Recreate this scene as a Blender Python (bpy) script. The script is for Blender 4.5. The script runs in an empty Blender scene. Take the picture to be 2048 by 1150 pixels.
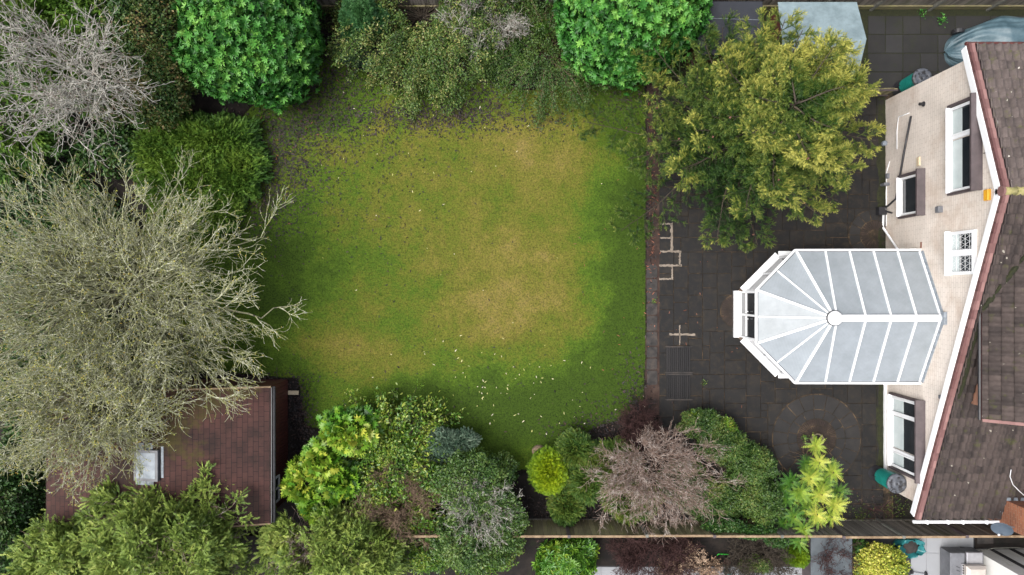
import bpy, math, random
import numpy as np
from mathutils import Vector, Matrix

# ------------------------------------------------------------------ camera, light
SC = bpy.context.scene
COL = SC.collection
HC, FP = 25.0, 1365.0          # camera height above ground, focal length in photo pixels
cam_d = bpy.data.cameras.new('camera'); cam = bpy.data.objects.new('camera', cam_d); COL.objects.link(cam)
cam.location = (0, 0, HC); cam_d.sensor_width = 36; cam_d.lens = 36 * FP / 2048
cam_d.clip_end = 500; SC.camera = cam
SUN_DIR = Vector((-0.45, -0.12, 1.0)).normalized()
w = bpy.data.worlds.new('World'); SC.world = w; w.use_nodes = True
nt = w.node_tree; bg = nt.nodes['Background']
sky = nt.nodes.new('ShaderNodeTexSky'); sky.sky_type = 'NISHITA'; sky.sun_disc = False
sky.sun_elevation = math.asin(SUN_DIR.z); sky.sun_rotation = math.atan2(SUN_DIR.x, SUN_DIR.y)
sky.dust_density = 5.0; sky.air_density = 0.7; sky.ozone_density = 0.6
hsv = nt.nodes.new('ShaderNodeHueSaturation'); hsv.inputs['Saturation'].default_value = .45   # overcast: cloud greys the sky
nt.links.new(sky.outputs[0], hsv.inputs['Color']); nt.links.new(hsv.outputs[0], bg.inputs[0]); bg.inputs[1].default_value = 0.15
sun_d = bpy.data.lights.new('sun', 'SUN'); sun = bpy.data.objects.new('sun', sun_d); COL.objects.link(sun)
sun_d.energy = 1.1; sun_d.angle = math.radians(40); sun_d.color = (1, 0.98, 0.94)
sun.rotation_euler = SUN_DIR.to_track_quat('Z', 'Y').to_euler()
SC.view_settings.view_transform = 'Standard'; SC.view_settings.look = 'None'
SC.view_settings.exposure = 0.95; SC.view_settings.gamma = 1
SC.cycles.max_bounces = 6; SC.cycles.diffuse_bounces = 3; SC.cycles.glossy_bounces = 3

R = np.random.default_rng(7)
rnd = random.Random(5)
def U(*a): return R.uniform(*a)
def reseed(k):
    global R
    R = np.random.default_rng(k)
Z3 = np.array([0, 0, 1.0])

def P(px, py, z=0.0):
    return np.array([(px - 1024) * (HC - z) / FP, (575 - py) * (HC - z) / FP, z])
def nrm(v): return v / np.maximum(np.linalg.norm(v, axis=-1, keepdims=True), 1e-9)

# ------------------------------------------------------------------ materials
def _nodes(name, rough, metal=0.0, spec=0.5):
    m = bpy.data.materials.new(name); m.use_nodes = True
    n = m.node_tree; b = n.nodes['Principled BSDF']
    b.inputs['Roughness'].default_value = rough; b.inputs['Metallic'].default_value = metal
    b.inputs['Specular IOR Level'].default_value = spec
    return m, n, b
def _ramp(n, cols, lo=0.3, hi=0.7):
    r = n.nodes.new('ShaderNodeValToRGB'); e = r.color_ramp.elements
    k = len(cols)
    while len(e) < k: e.new(0.5)
    for i, c in enumerate(cols):
        e[i].position = lo + (hi - lo) * i / max(1, k - 1); e[i].color = (*c, 1)
    return r
def _noise(n, scale, detail=5, rough=0.6, coord=None, dist=0.0):
    t = n.nodes.new('ShaderNodeTexNoise'); t.inputs['Scale'].default_value = scale
    t.inputs['Detail'].default_value = detail; t.inputs['Roughness'].default_value = rough
    t.inputs['Distortion'].default_value = dist
    if coord is not None: n.links.new(coord, t.inputs['Vector'])
    return t
def _bump(n, b, src, strength, dist=0.02):
    bp = n.nodes.new('ShaderNodeBump'); bp.inputs['Strength'].default_value = strength
    bp.inputs['Distance'].default_value = dist
    n.links.new(src, bp.inputs['Height']); n.links.new(bp.outputs[0], b.inputs['Normal'])
def _mix(n, a, b_, fac, mode='MIX'):
    m = n.nodes.new('ShaderNodeMix'); m.data_type = 'RGBA'; m.blend_type = mode
    for s, v in ((m.inputs[6], a), (m.inputs[7], b_), (m.inputs[0], fac)):
        if isinstance(v, (int, float)): s.default_value = v
        elif isinstance(v, tuple): s.default_value = (*v, 1)
        else: n.links.new(v, s)
    return m.outputs[2]
def mk(name, cols, scale=3, rough=0.7, bump=0.15, bscale=60, metal=0, spec=0.5, stretch=None, tint=None, spots=None, flecks=None):
    m, n, b = _nodes(name, rough, metal, spec)
    tc = n.nodes.new('ShaderNodeTexCoord').outputs['Object']
    if stretch:
        mp = n.nodes.new('ShaderNodeMapping'); mp.inputs['Scale'].default_value = stretch
        n.links.new(tc, mp.inputs['Vector']); tc = mp.outputs[0]
    t = _noise(n, scale, 8, 0.65, tc); r = _ramp(n, cols, 0.32, 0.68); n.links.new(t.outputs[0], r.inputs[0])
    out = r.outputs[0]
    if tint:                                   # per-piece tint attribute (each slab, board, brick its own tone)
        a = n.nodes.new('ShaderNodeAttribute'); a.attribute_name = 'tint'
        rr = _ramp(n, tint, 0, 1); n.links.new(a.outputs['Fac'], rr.inputs[0])
        out = _mix(n, out, rr.outputs[0], 0.6)
    if spots:
        scol, sscale, lo, hi = spots
        s = _noise(n, sscale, 5, 0.7, tc); sr = _ramp(n, [(0, 0, 0), (1, 1, 1)], lo, hi); n.links.new(s.outputs[0], sr.inputs[0])
        out = _mix(n, out, scol, sr.outputs[0])
    if flecks:
        s = _noise(n, flecks[1], 1, .4, tc); sr = _ramp(n, [(0, 0, 0), (1, 1, 1)], flecks[2], flecks[2] + .02); n.links.new(s.outputs[0], sr.inputs[0])
        out = _mix(n, out, flecks[0], sr.outputs[0])
    n.links.new(out, b.inputs['Base Color'])
    if bump:
        t2 = _noise(n, bscale, 4, 0.6, tc); _bump(n, b, t2.outputs[0], bump)
    return m
def leafmat(name, cols, rough=0.5, spec=0.4, trans=0.0, nscale=1.3):
    m, n, b = _nodes(name, rough, 0, spec)
    a = n.nodes.new('ShaderNodeAttribute'); a.attribute_name = 'tint'
    r = _ramp(n, cols, 0, 1); n.links.new(a.outputs['Fac'], r.inputs[0])
    n.links.new(r.outputs[0], b.inputs['Base Color'])
    if trans:
        tr = n.nodes.new('ShaderNodeBsdfTranslucent'); n.links.new(r.outputs[0], tr.inputs[0])
        ms = n.nodes.new('ShaderNodeMixShader'); ms.inputs[0].default_value = trans
        n.links.new(b.outputs[0], ms.inputs[1]); n.links.new(tr.outputs[0], ms.inputs[2])
        n.links.new(ms.outputs[0], n.nodes['Material Output'].inputs[0])
    return m
def brickmat(name, c1, c2, mortar, wid, hgt, axes, msize=0.012, stain=None, bumpd=0.004):
    m, n, b = _nodes(name, 0.85)
    tc = n.nodes.new('ShaderNodeTexCoord').outputs['Object']
    sp = n.nodes.new('ShaderNodeSeparateXYZ'); n.links.new(tc, sp.inputs[0])
    cb = n.nodes.new('ShaderNodeCombineXYZ')
    n.links.new(sp.outputs[axes[0]], cb.inputs[0]); n.links.new(sp.outputs[axes[1]], cb.inputs[1])
    br = n.nodes.new('ShaderNodeTexBrick'); n.links.new(cb.outputs[0], br.inputs['Vector'])
    br.inputs['Color1'].default_value = (*c1, 1); br.inputs['Color2'].default_value = (*c2, 1)
    br.inputs['Mortar'].default_value = (*mortar, 1); br.inputs['Scale'].default_value = 1
    br.inputs['Mortar Size'].default_value = msize; br.inputs['Brick Width'].default_value = wid
    br.inputs['Row Height'].default_value = hgt; br.inputs['Bias'].default_value = 0
    out = br.outputs['Color']
    t = _noise(n, 1.1, 6, 0.6, tc); r = _ramp(n, [(0.82, 0.8, 0.78), (1.05, 1.02, 1.0)], 0.3, 0.7)
    n.links.new(t.outputs[0], r.inputs[0]); out = _mix(n, out, r.outputs[0], 1.0, 'MULTIPLY')
    if stain:
        s = _noise(n, 0.8, 6, 0.7, tc, 0.4); sr = _ramp(n, [(0, 0, 0), (.45, .45, .45)], 0.50, 0.68); n.links.new(s.outputs[0], sr.inputs[0])
        out = _mix(n, out, stain, sr.outputs[0])
    n.links.new(out, b.inputs['Base Color'])
    bp = n.nodes.new('ShaderNodeBump'); bp.inputs['Distance'].default_value = bumpd; bp.inputs['Strength'].default_value = 0.8
    bp.invert = True
    n.links.new(br.outputs['Fac'], bp.inputs['Height']); n.links.new(bp.outputs[0], b.inputs['Normal'])
    return m

M = {}
M['white'] = mk('white_upvc', [(.78, .79, .8), (.84, .85, .86)], 4, .3, 0)
M['white2'] = mk('white_paint_worn', [(.66, .67, .68), (.8, .81, .82)], 6, .45, 0)
M['black'] = mk('black_plastic', [(.012, .012, .014), (.03, .03, .034)], 6, .45, .05)
M['brownwood'] = mk('dark_brown_timber', [(.055, .042, .045), (.1, .078, .08)], 3, .55, .1, 90)
M['redbrown'] = mk('dark_red_brown_boards', [(.05, .014, .012), (.11, .03, .024)], 3, .6, .2, 50, stretch=(6, 6, 1))
M['soil'] = mk('dark_garden_soil', [(.004, .0032, .0028), (.011, .008, .0065), (.022, .016, .012)], 2.5, .95, .6, 30, spots=((.012, .018, .005), 1.2, .55, .7))
M['strip'] = mk('edging_soil', [(.012, .007, .006), (.035, .018, .013), (.06, .038, .028)], 2.2, .9, .5, 35)
M['stone'] = mk('weathered_edging_stone', [(.013, .012, .0115), (.033, .029, .027), (.06, .046, .038)], 3, .85, .35, 40)
M['joint'] = mk('mossy_patio_joints', [(.006, .005, .003), (.026, .017, .009), (.13, .085, .045)], 2.6, .9, .3, 50)
M['slab'] = mk('dark_damp_slabs', [(.001, .001, .001), (.0036, .0032, .0034), (.024, .018, .012)], 2.2, .8, .25, 35,
               tint=[(.0012, .0012, .0014), (.0038, .0036, .004), (.0105, .0095, .0085)], spots=((.024, .017, .009), 4.2, .50, .72))
M['sett'] = mk('brown_radial_setts', [(.012, .008, .006), (.03, .018, .014)], 5, .8, .3, 60, tint=[(.008, .006, .005), (.034, .02, .016)])
M['ringslab'] = mk('worn_circle_slabs', [(.003, .003, .0033), (.010, .009, .0085), (.030, .025, .021)], 2.6, .65, .3, 40, tint=[(.002, .002, .0023), (.013, .011, .010)], spots=((.008, .007, .006), 3, .5, .65))
M['mortar'] = mk('pale_sand_mortar', [(.14, .115, .09), (.27, .225, .18)], 6, .9, .3, 60)
M['path'] = mk('side_path_slabs', [(.006, .0055, .005), (.016, .015, .0135), (.036, .032, .026)], 1.2, .8, .25, 40,
               tint=[(.009, .009, .0085), (.026, .026, .028)], spots=((.015, .019, .005), 2.0, .55, .75))
M['porcelain'] = mk('grey_porcelain_paving', [(.22, .23, .24), (.3, .31, .33)], 1.2, .6, .05, tint=[(.24, .25, .26), (.3, .31, .33)])
M['teal'] = mk('teal_plastic', [(.008, .16, .13), (.015, .22, .18)], 3, .4, 0)
M['lid'] = mk('grey_black_lid', [(.05, .055, .065), (.11, .12, .14)], 6, .5, .1, spots=((.02, .02, .022), 7, .5, .56))
M['glass'] = mk('window_glass_dark', [(.012, .016, .02), (.03, .035, .04)], 1.5, .08, 0, spec=.8)
M['blind'] = mk('pale_net_blind', [(.45, .52, .52), (.6, .66, .65)], 2, .5, 0)
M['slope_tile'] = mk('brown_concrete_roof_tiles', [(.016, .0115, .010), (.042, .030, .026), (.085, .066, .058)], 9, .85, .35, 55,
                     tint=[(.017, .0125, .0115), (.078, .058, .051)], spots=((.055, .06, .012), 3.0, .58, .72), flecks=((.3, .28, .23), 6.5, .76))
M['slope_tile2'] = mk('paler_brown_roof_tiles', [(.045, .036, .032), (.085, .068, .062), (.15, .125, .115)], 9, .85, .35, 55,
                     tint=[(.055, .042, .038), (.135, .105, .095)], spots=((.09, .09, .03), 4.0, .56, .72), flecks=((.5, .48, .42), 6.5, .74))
M['verge'] = mk('red_verge_tiles', [(.09, .035, .033), (.19, .085, .078)], 6, .75, .2, tint=[(.085, .033, .032), (.34, .20, .18)])
M['lead'] = mk('lead_flashing', [(.12, .14, .16), (.28, .32, .36)], 8, .5, .2, 30)
M['moss'] = mk('dark_moss', [(.008, .009, .004), (.026, .030, .007)], 12, .95, .6, 40)
M['ridge'] = mk('mossy_ridge_tile', [(.2, .19, .06), (.35, .3, .14)], 9, .9, .3)
M['wall'] = brickmat('cream_brick', (.745, .69, .625), (.72, .66, .595), (.62, .56, .50), .30, .105, (1, 2), .011, (.42, .29, .2))
M['orange'] = brickmat('orange_brick', (.36, .13, .065), (.20, .07, .04), (.32, .2, .13), .23, .078, (1, 2), .01)
M['orangex'] = brickmat('orange_brick_side', (.36, .13, .065), (.20, .07, .04), (.32, .2, .13), .23, .078, (0, 2), .01)
M['dwarf'] = brickmat('dwarf_wall_brick', (.28, .2, .15), (.34, .25, .19), (.2, .15, .12), .225, .075, (1, 2), .01)
M['render'] = mk('white_render', [(.7, .7, .66), (.8, .8, .77)], 2, .7, .05, spots=((.42, .43, .2), .9, .6, .75))
M['felt'] = mk('grey_blue_roof_felt', [(.12, .165, .178), (.215, .28, .30)], 2.5, .8, .25, 80, spots=((.09, .12, .125), 6, .62, .78))
M['felt_dark'] = mk('slate_grey_felt', [(.009, .011, .017), (.018, .021, .029)], 2, .6, .1)
M['felt_nb'] = mk('blue_grey_flat_felt', [(.055, .068, .078), (.09, .105, .115)], 2.5, .7, .1)
M['tarp'] = mk('blue_grey_tarpaulin', [(.03, .062, .078), (.065, .115, .14), (.125, .185, .21)], 1.6, .45, .15, 9)
M['tealbag'] = mk('teal_crinkled_bag', [(.01, .09, .1), (.03, .22, .23)], 5, .35, .3, 12)
M['dish'] = mk('dark_blue_grey_dish', [(.05, .07, .095), (.075, .1, .13)], 3, .5, 0)
M['steel'] = mk('brushed_steel', [(.3, .3, .32), (.42, .42, .44)], 3, .35, .05, metal=.6)
M['hood'] = mk('silver_hood', [(.42, .38, .34), (.55, .5, .46)], 1.5, .4, 0, metal=.3)
M['greym'] = mk('mid_grey_metal', [(.1, .105, .115), (.16, .165, .18)], 4, .5, 0)
M['yellow'] = mk('yellow_plastic', [(.62, .3, .02), (.75, .38, .03)], 6, .4, 0)
M['lime'] = mk('bright_green_plastic', [(.02, .5, .03), (.04, .62, .05)], 6, .4, 0)
M['cream'] = mk('pale_cut_timber', [(.5, .4, .26), (.62, .52, .36)], 5, .7, .2)
M['fence'] = mk('mossy_grey_fence_boards', [(.10, .09, .045), (.21, .185, .09), (.32, .28, .15)], 1.6, .9, .3, 60, stretch=(3, 3, .5),
                tint=[(.07, .06, .035), (.34, .30, .17)], spots=((.2, .22, .05), .8, .52, .75))
M['fence_grey'] = mk('weathered_grey_boards', [(.08, .072, .055), (.18, .165, .14), (.28, .255, .22)], 1.6, .9, .3, 60, stretch=(3, 3, .5),
                tint=[(.04, .036, .028), (.28, .25, .21)], spots=((.08, .1, .03), .6, .55, .8))
M['rail'] = mk('tan_capping_rail', [(.14, .09, .05), (.32, .23, .14)], 5, .8, .2)
M['concrete'] = mk('concrete_post', [(.1, .1, .085), (.19, .19, .165)], 6, .9, .3)
M['shingle'] = None
M['poly'] = None

def shingle():
    m, n, b = _nodes('red_brown_felt_shingles', .9)
    tc = n.nodes.new('ShaderNodeTexCoord').outputs['Object']
    sp = n.nodes.new('ShaderNodeSeparateXYZ'); n.links.new(tc, sp.inputs[0])
    cb = n.nodes.new('ShaderNodeCombineXYZ'); n.links.new(sp.outputs[1], cb.inputs[0]); n.links.new(sp.outputs[0], cb.inputs[1])
    br = n.nodes.new('ShaderNodeTexBrick'); n.links.new(cb.outputs[0], br.inputs['Vector'])
    br.inputs['Color1'].default_value = (.092, .036, .028, 1); br.inputs['Color2'].default_value = (.07, .027, .022, 1)
    br.inputs['Mortar'].default_value = (.018, .008, .008, 1); br.inputs['Scale'].default_value = 1
    br.inputs['Mortar Size'].default_value = .009; br.inputs['Brick Width'].default_value = .33; br.inputs['Row Height'].default_value = .165
    t = _noise(n, .55, 7, .65, tc); r = _ramp(n, [(.75, .75, .75), (.32, .36, .34)], .45, .62); n.links.new(t.outputs[0], r.inputs[0])
    o = _mix(n, br.outputs['Color'], r.outputs[0], 1.0, 'MULTIPLY')
    a = n.nodes.new('ShaderNodeAttribute'); a.attribute_name = 'tint'
    s = _noise(n, 3.2, 9, .75, tc); ad = n.nodes.new('ShaderNodeMath'); ad.operation = 'MULTIPLY'
    n.links.new(s.outputs[0], ad.inputs[0]); n.links.new(a.outputs['Fac'], ad.inputs[1])
    sr = _ramp(n, [(0, 0, 0), (.75, .75, .75)], .44, .62); n.links.new(ad.outputs[0], sr.inputs[0])
    o = _mix(n, o, (.055, .046, .006), sr.outputs[0])
    n.links.new(o, b.inputs['Base Color'])
    t2 = _noise(n, 150, 2, .5, tc); _bump(n, b, t2.outputs[0], .4, .01)
    return m
M['shingle'] = shingle()
def poly(name, axis, base):
    # twin-wall polycarbonate: fine flutes along one direction
    m, n, b = _nodes(name, .5 if axis == 'X' else .7, 0, .3)
    tc = n.nodes.new('ShaderNodeTexCoord').outputs['Object']
    wv = n.nodes.new('ShaderNodeTexWave'); wv.wave_type = 'BANDS'; wv.bands_direction = axis
    wv.inputs['Scale'].default_value = 7.5; wv.inputs['Distortion'].default_value = 0.0
    n.links.new(tc, wv.inputs['Vector'])
    r = _ramp(n, [tuple(c * .9 for c in base), base], 0.1, .9); n.links.new(wv.outputs[0], r.inputs[0])
    t = _noise(n, 1.7, 8, .7, tc); r2 = _ramp(n, [(.80, .81, .80), (1.05, 1.05, 1.05)], .3, .7); n.links.new(t.outputs[0], r2.inputs[0])
    n.links.new(_mix(n, r.outputs[0], r2.outputs[0], 1.0, 'MULTIPLY'), b.inputs['Base Color'])
    return m
M['poly'] = poly('twin_wall_polycarbonate', 'X', (.275, .305, .33))
M['poly_lit'] = poly('twin_wall_polycarbonate_front_lit', 'Y', (.36, .385, .40))  # paler copy: the stronger light on the front end is put into its colour

def barkmat(name, cols, lich=None, scale=6, rough=.85):
    return mk(name, cols, scale, rough, .3, 50, spots=(lich, 5, .5, .62) if lich else None)

# ------------------------------------------------------------------ object helpers
def tag(o, label=None, cat=None, group=None, kind=None):
    if label: o['label'] = label
    if cat: o['category'] = cat
    if group: o['group'] = group
    if kind: o['kind'] = kind
    return o
def thing(name, loc, label, cat, group=None):
    o = bpy.data.objects.new(name, None); COL.objects.link(o); o.location = tuple(loc); o.empty_display_size = .2
    return tag(o, label, cat, group)
def link(name, me, mat, parent=None, smooth=False):
    o = bpy.data.objects.new(name, me); COL.objects.link(o)
    if mat is not None: me.materials.append(mat)
    if parent is not None:
        o.parent = parent
        off = np.array(parent.location) if parent.parent is None else np.array(parent.location) + np.array(parent.parent.location)
        o.matrix_parent_inverse = Matrix.Translation(Vector(-off)) if parent.type == 'EMPTY' else Matrix.Identity(4)
    if smooth:
        me.polygons.foreach_set('use_smooth', [True] * len(me.polygons))
    return o
def mesh_np(name, V, F, mat, parent=None, tint=None, smooth=False, extra=None):
    """V (n,3); F (m,k) with one k, or a list of such arrays."""
    Fs = F if isinstance(F, list) else [F]
    me = bpy.data.meshes.new(name)
    V = np.asarray(V, dtype=np.float32)
    me.vertices.add(len(V)); me.vertices.foreach_set('co', V.ravel())
    loops = np.concatenate([f.ravel() for f in Fs]).astype(np.int32)
    sizes = np.concatenate([np.full(len(f), f.shape[1]) for f in Fs]).astype(np.int32)
    starts = np.concatenate([[0], np.cumsum(sizes)[:-1]]).astype(np.int32)
    me.loops.add(len(loops)); me.loops.foreach_set('vertex_index', loops)
    me.polygons.add(len(sizes)); me.polygons.foreach_set('loop_start', starts)
    for nm, arr in ([('tint', tint)] if tint is not None else []) + list((extra or {}).items()):
        a = me.attributes.new(nm, 'FLOAT', 'POINT'); a.data.foreach_set('value', np.asarray(arr, dtype=np.float32))
    me.update(calc_edges=True)
    return link(name, me, mat, parent, smooth)

class MB:
    def __init__(s): s.v = []; s.f = []; s.t = []
    def add(s, vs, fs, tint=0.5):
        o = len(s.v); s.v += [tuple(map(float, v)) for v in vs]; s.f += [tuple(i + o for i in f) for f in fs]; s.t += [tint] * len(vs); return s
    def box(s, x0, x1, y0, y1, z0, z1, tint=0.5):
        v = [(x0, y0, z0), (x1, y0, z0), (x1, y1, z0), (x0, y1, z0), (x0, y0, z1), (x1, y0, z1), (x1, y1, z1), (x0, y1, z1)]
        return s.add(v, [(0, 3, 2, 1), (4, 5, 6, 7), (0, 1, 5, 4), (1, 2, 6, 5), (2, 3, 7, 6), (3, 0, 4, 7)], tint)
    def slab(s, x0, x1, y0, y1, z0, z1, c=.006, tint=.5):   # box with chamfered top edge
        v = [(x0, y0, z0), (x1, y0, z0), (x1, y1, z0), (x0, y1, z0), (x0, y0, z1 - c), (x1, y0, z1 - c), (x1, y1, z1 - c), (x0, y1, z1 - c),
             (x0 + c, y0 + c, z1), (x1 - c, y0 + c, z1), (x1 - c, y1 - c, z1), (x0 + c, y1 - c, z1)]
        return s.add(v, [(8, 9, 10, 11), (0, 1, 5, 4), (1, 2, 6, 5), (2, 3, 7, 6), (3, 0, 4, 7), (4, 5, 9, 8), (5, 6, 10, 9), (6, 7, 11, 10), (7, 4, 8, 11)], tint)
    def bar(s, a, b, w, h, up=(0, 0, 1), tint=.5):           # rectangular bar from a to b
        a = Vector(a); b = Vector(b); d = (b - a).normalized(); u = Vector(up); sd = d.cross(u).normalized(); u = sd.cross(d).normalized()
        vs = [p + sd * (i * w / 2) + u * (j * h / 2) for p in (a, b) for i, j in ((-1, -1), (1, -1), (1, 1), (-1, 1))]
        return s.add(vs, [(0, 1, 2, 3), (4, 7, 6, 5), (0, 4, 5, 1), (1, 5, 6, 2), (2, 6, 7, 3), (3, 7, 4, 0)], tint)
    def tube(s, pts, r, n=10, tint=.5):
        pts = [Vector(p) for p in pts]; rs = r if isinstance(r, (list, tuple)) else [r] * len(pts)
        base = len(s.v); prev = None; vs = []
        for i, p in enumerate(pts):
            d = (pts[min(i + 1, len(pts) - 1)] - pts[max(i - 1, 0)]).normalized()
            if prev is None: prev = d.orthogonal().normalized()
            prev = (prev - d * prev.dot(d)).normalized(); q = d.cross(prev)
            for k in range(n):
                a = 2 * math.pi * k / n; vs.append(p + (prev * math.cos(a) + q * math.sin(a)) * rs[i])
        fs = [(i * n + k, i * n + (k + 1) % n, (i + 1) * n + (k + 1) % n, (i + 1) * n + k) for i in range(len(pts) - 1) for k in range(n)]
        fs += [tuple(range(n))[::-1], tuple((len(pts) - 1) * n + k for k in range(n))]
        return s.add(vs, fs, tint)
    def lathe(s, c, prof, n=28, tint=.5):                    # prof list of (r,z)
        c = Vector(c); vs = []
        for r, z in prof:
            for k in range(n):
                a = 2 * math.pi * k / n; vs.append(c + Vector((r * math.cos(a), r * math.sin(a), z)))
        fs = [(i * n + k, i * n + (k + 1) % n, (i + 1) * n + (k + 1) % n, (i + 1) * n + k) for i in range(len(prof) - 1) for k in range(n)]
        fs.append(tuple((len(prof) - 1) * n + k for k in range(n)))
        return s.add(vs, fs, tint)
    def prism(s, poly, z0, z1, tint=.5):
        n = len(poly)
        return s.add([(x, y, z0) for x, y in poly] + [(x, y, z1) for x, y in poly],
                     [tuple(range(n))[::-1], tuple(range(n, 2 * n))] + [(i, (i + 1) % n, n + (i + 1) % n, n + i) for i in range(n)], tint)
    def build(s, name, mat, parent=None, smooth=False):
        me = bpy.data.meshes.new(name); me.from_pydata(s.v, [], s.f)
        a = me.attributes.new('tint', 'FLOAT', 'POINT'); a.data.foreach_set('value', s.t)
        me.update(); return link(name, me, mat, parent, smooth)

# ------------------------------------------------------------------ plant library (vectorised)
def grow(st, d, L, K, wig, trop=(0, 0, 0), trop2=None):
    st = np.array(st, float); d = nrm(np.array(d, float)); N = len(st); L = np.broadcast_to(L, (N,)).astype(float)
    pts = np.zeros((N, K, 3)); pts[:, 0] = st; step = (L / (K - 1))[:, None]; T = np.array(trop, float)
    for k in range(1, K):
        t = k / (K - 1); tr = T if trop2 is None else T * (1 - t) + np.array(trop2) * t
        d = nrm(d + R.normal(0, wig, (N, 3)) + tr); pts[:, k] = pts[:, k - 1] + d * step
    return pts
def kids(pts, per, t0, t1, ang, angsd=.25, flat=0.0, up=0.0, side=None):
    """children starts and directions. flat: squash azimuth into the horizontal plane."""
    N, K, _ = pts.shape
    t = (t0 + (t1 - t0) * (np.arange(per)[None] + R.uniform(0, 1, (N, per))) / per)
    x = t * (K - 1.001); i = x.astype(int); f = (x - i)[..., None]; n = np.arange(N)[:, None]
    a = pts[n, i]; b = pts[n, i + 1]; s = a + (b - a) * f; tan = nrm(b - a)
    rv = R.normal(0, 1, (N, per, 3)); rv[..., 2] *= (1 - flat)
    perp = nrm(rv - (rv * tan).sum(-1, keepdims=True) * tan)
    A = (ang + R.normal(0, angsd, (N, per)))[..., None]
    d = nrm(tan * np.cos(A) + perp * np.sin(A) + np.array([0, 0, up]))
    return s.reshape(-1, 3), d.reshape(-1, 3), t.ravel(), np.repeat(np.arange(N), per)
def tubes(batches):
    """batches: (pts (N,K,3), r0 (N,), r1 (N,), sides)"""
    Vs = []; Fs = []; off = 0
    for pts, r0, r1, S in batches:
        N, K, _ = pts.shape
        if N == 0: continue
        r0 = np.broadcast_to(r0, (N,)); r1 = np.broadcast_to(r1, (N,))
        tan = np.empty_like(pts); tan[:, 1:-1] = pts[:, 2:] - pts[:, :-2]; tan[:, 0] = pts[:, 1] - pts[:, 0]; tan[:, -1] = pts[:, -1] - pts[:, -2]
        tan = nrm(tan); ref = np.where(np.abs(tan[:, :1, 2:3]) > .9, np.array([1., 0, 0]), Z3)
        a = nrm(np.cross(tan, ref)); b = np.cross(tan, a)
        rad = r0[:, None] + (r1 - r0)[:, None] * (np.arange(K) / (K - 1))[None]
        ph = 2 * np.pi * np.arange(S) / S
        V = pts[:, :, None] + rad[:, :, None, None] * (a[:, :, None] * np.cos(ph)[:, None] + b[:, :, None] * np.sin(ph)[:, None])
        n, k, s = np.meshgrid(np.arange(N), np.arange(K - 1), np.arange(S), indexing='ij')
        i0 = off + (n * K + k) * S; F = np.stack([i0 + s, i0 + (s + 1) % S, i0 + S + (s + 1) % S, i0 + S + s], -1).reshape(-1, 4)
        Vs.append(V.reshape(-1, 3)); Fs.append(F); off += N * K * S
    return np.concatenate(Vs), np.concatenate(Fs)

def T_oval(fold=.1):
    return np.array([(0, 0, 0), (.35, .5, fold), (.75, .38, fold), (1, 0, -.06), (.75, -.38, fold), (.35, -.5, fold)]), np.array([(0, 3, 2, 1), (0, 5, 4, 3)])
def T_dia(): return np.array([(0, 0, 0), (.5, .5, .06), (1, 0, 0), (.5, -.5, .06)]), np.array([(0, 3, 2, 1)])
def T_rosette(n=8, lw=.36, up=.45, fold=.06):
    V = []; F = []
    for i in range(n):
        a = 2 * np.pi * i / n + rnd.uniform(-.2, .2); e = up + rnd.uniform(-.25, .3); l = rnd.uniform(.8, 1.1)
        ca, sa, ce, se = math.cos(a), math.sin(a), math.cos(e), math.sin(e)
        o = len(V)
        for u, v, w_ in T_oval(fold)[0]:
            u *= l; v *= lw; r = u * ce - w_ * se; h = u * se + w_ * ce
            V.append((h, r * ca - v * sa, r * sa + v * ca))
        F += [(o, o + 3, o + 2, o + 1), (o, o + 5, o + 4, o + 3)]
    return np.array(V), np.array(F)
def T_needles(n=16, nl=.33, w_=.05):
    V = []; F = []
    for i in range(n):
        u = i / n * .95; a = i * 2.4; ca, sa = math.cos(a), math.sin(a); o = len(V); l = nl * (1.1 - .5 * u)
        V += [(u, -w_ * sa, w_ * ca), (u + .02, w_ * sa, -w_ * ca), (u + l * .75, l * .75 * ca, l * .75 * sa)]
        F.append((o, o + 1, o + 2))
    return np.array(V), np.array(F)
def T_fan(n=11, spread=1.25, lw=.05, lift=.14):
    """flat feathery spray: a midrib with thin side shoots"""
    V = []; F = []
    def bl(x, y, z, a, l, w_, h):
        ca, sa = math.cos(a), math.sin(a); o = len(V)
        for u, v in ((0, 0), (.45, w_), (1, 0), (.45, -w_)): V.append((x + u * l * ca - v * sa, y + u * l * sa + v * ca, z + h * u))
        F.append((o, o + 3, o + 2, o + 1))
    bl(0, 0, 0, 0, 1.05, lw * .8, 0)
    for i in range(n - 1):
        u = .08 + .8 * i / (n - 1); s = 1 if i % 2 else -1
        bl(u, 0, 0, s * rnd.uniform(.6, .95), (.62 - .42 * u) * rnd.uniform(.8, 1.15), lw, rnd.uniform(-lift, lift))
    return np.array(V), np.array(F)
def T_frond(n=11, lw=.035):
    V = []; F = []
    def bl(x, y, a, l, w_, h):
        ca, sa = math.cos(a), math.sin(a); o = len(V)
        for u, v in ((0, 0), (.4, w_), (1, 0), (.4, -w_)): V.append((x + u * l * ca - v * sa, y + u * l * sa + v * ca, h * u - .12 * (x + u * l * ca) ** 2))
        F.append((o, o + 3, o + 2, o + 1))
    bl(0, 0, 0, 1.05, lw, 0)
    for i in range(n - 1):
        u = .05 + .85 * i / (n - 1); bl(u, 0, (1 if i % 2 else -1) * rnd.uniform(.35, .7), (.34 - .16 * u) * rnd.uniform(.8, 1.3), lw * 1.15, rnd.uniform(-.1, .16))
    return np.array(V), np.array(F)
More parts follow.
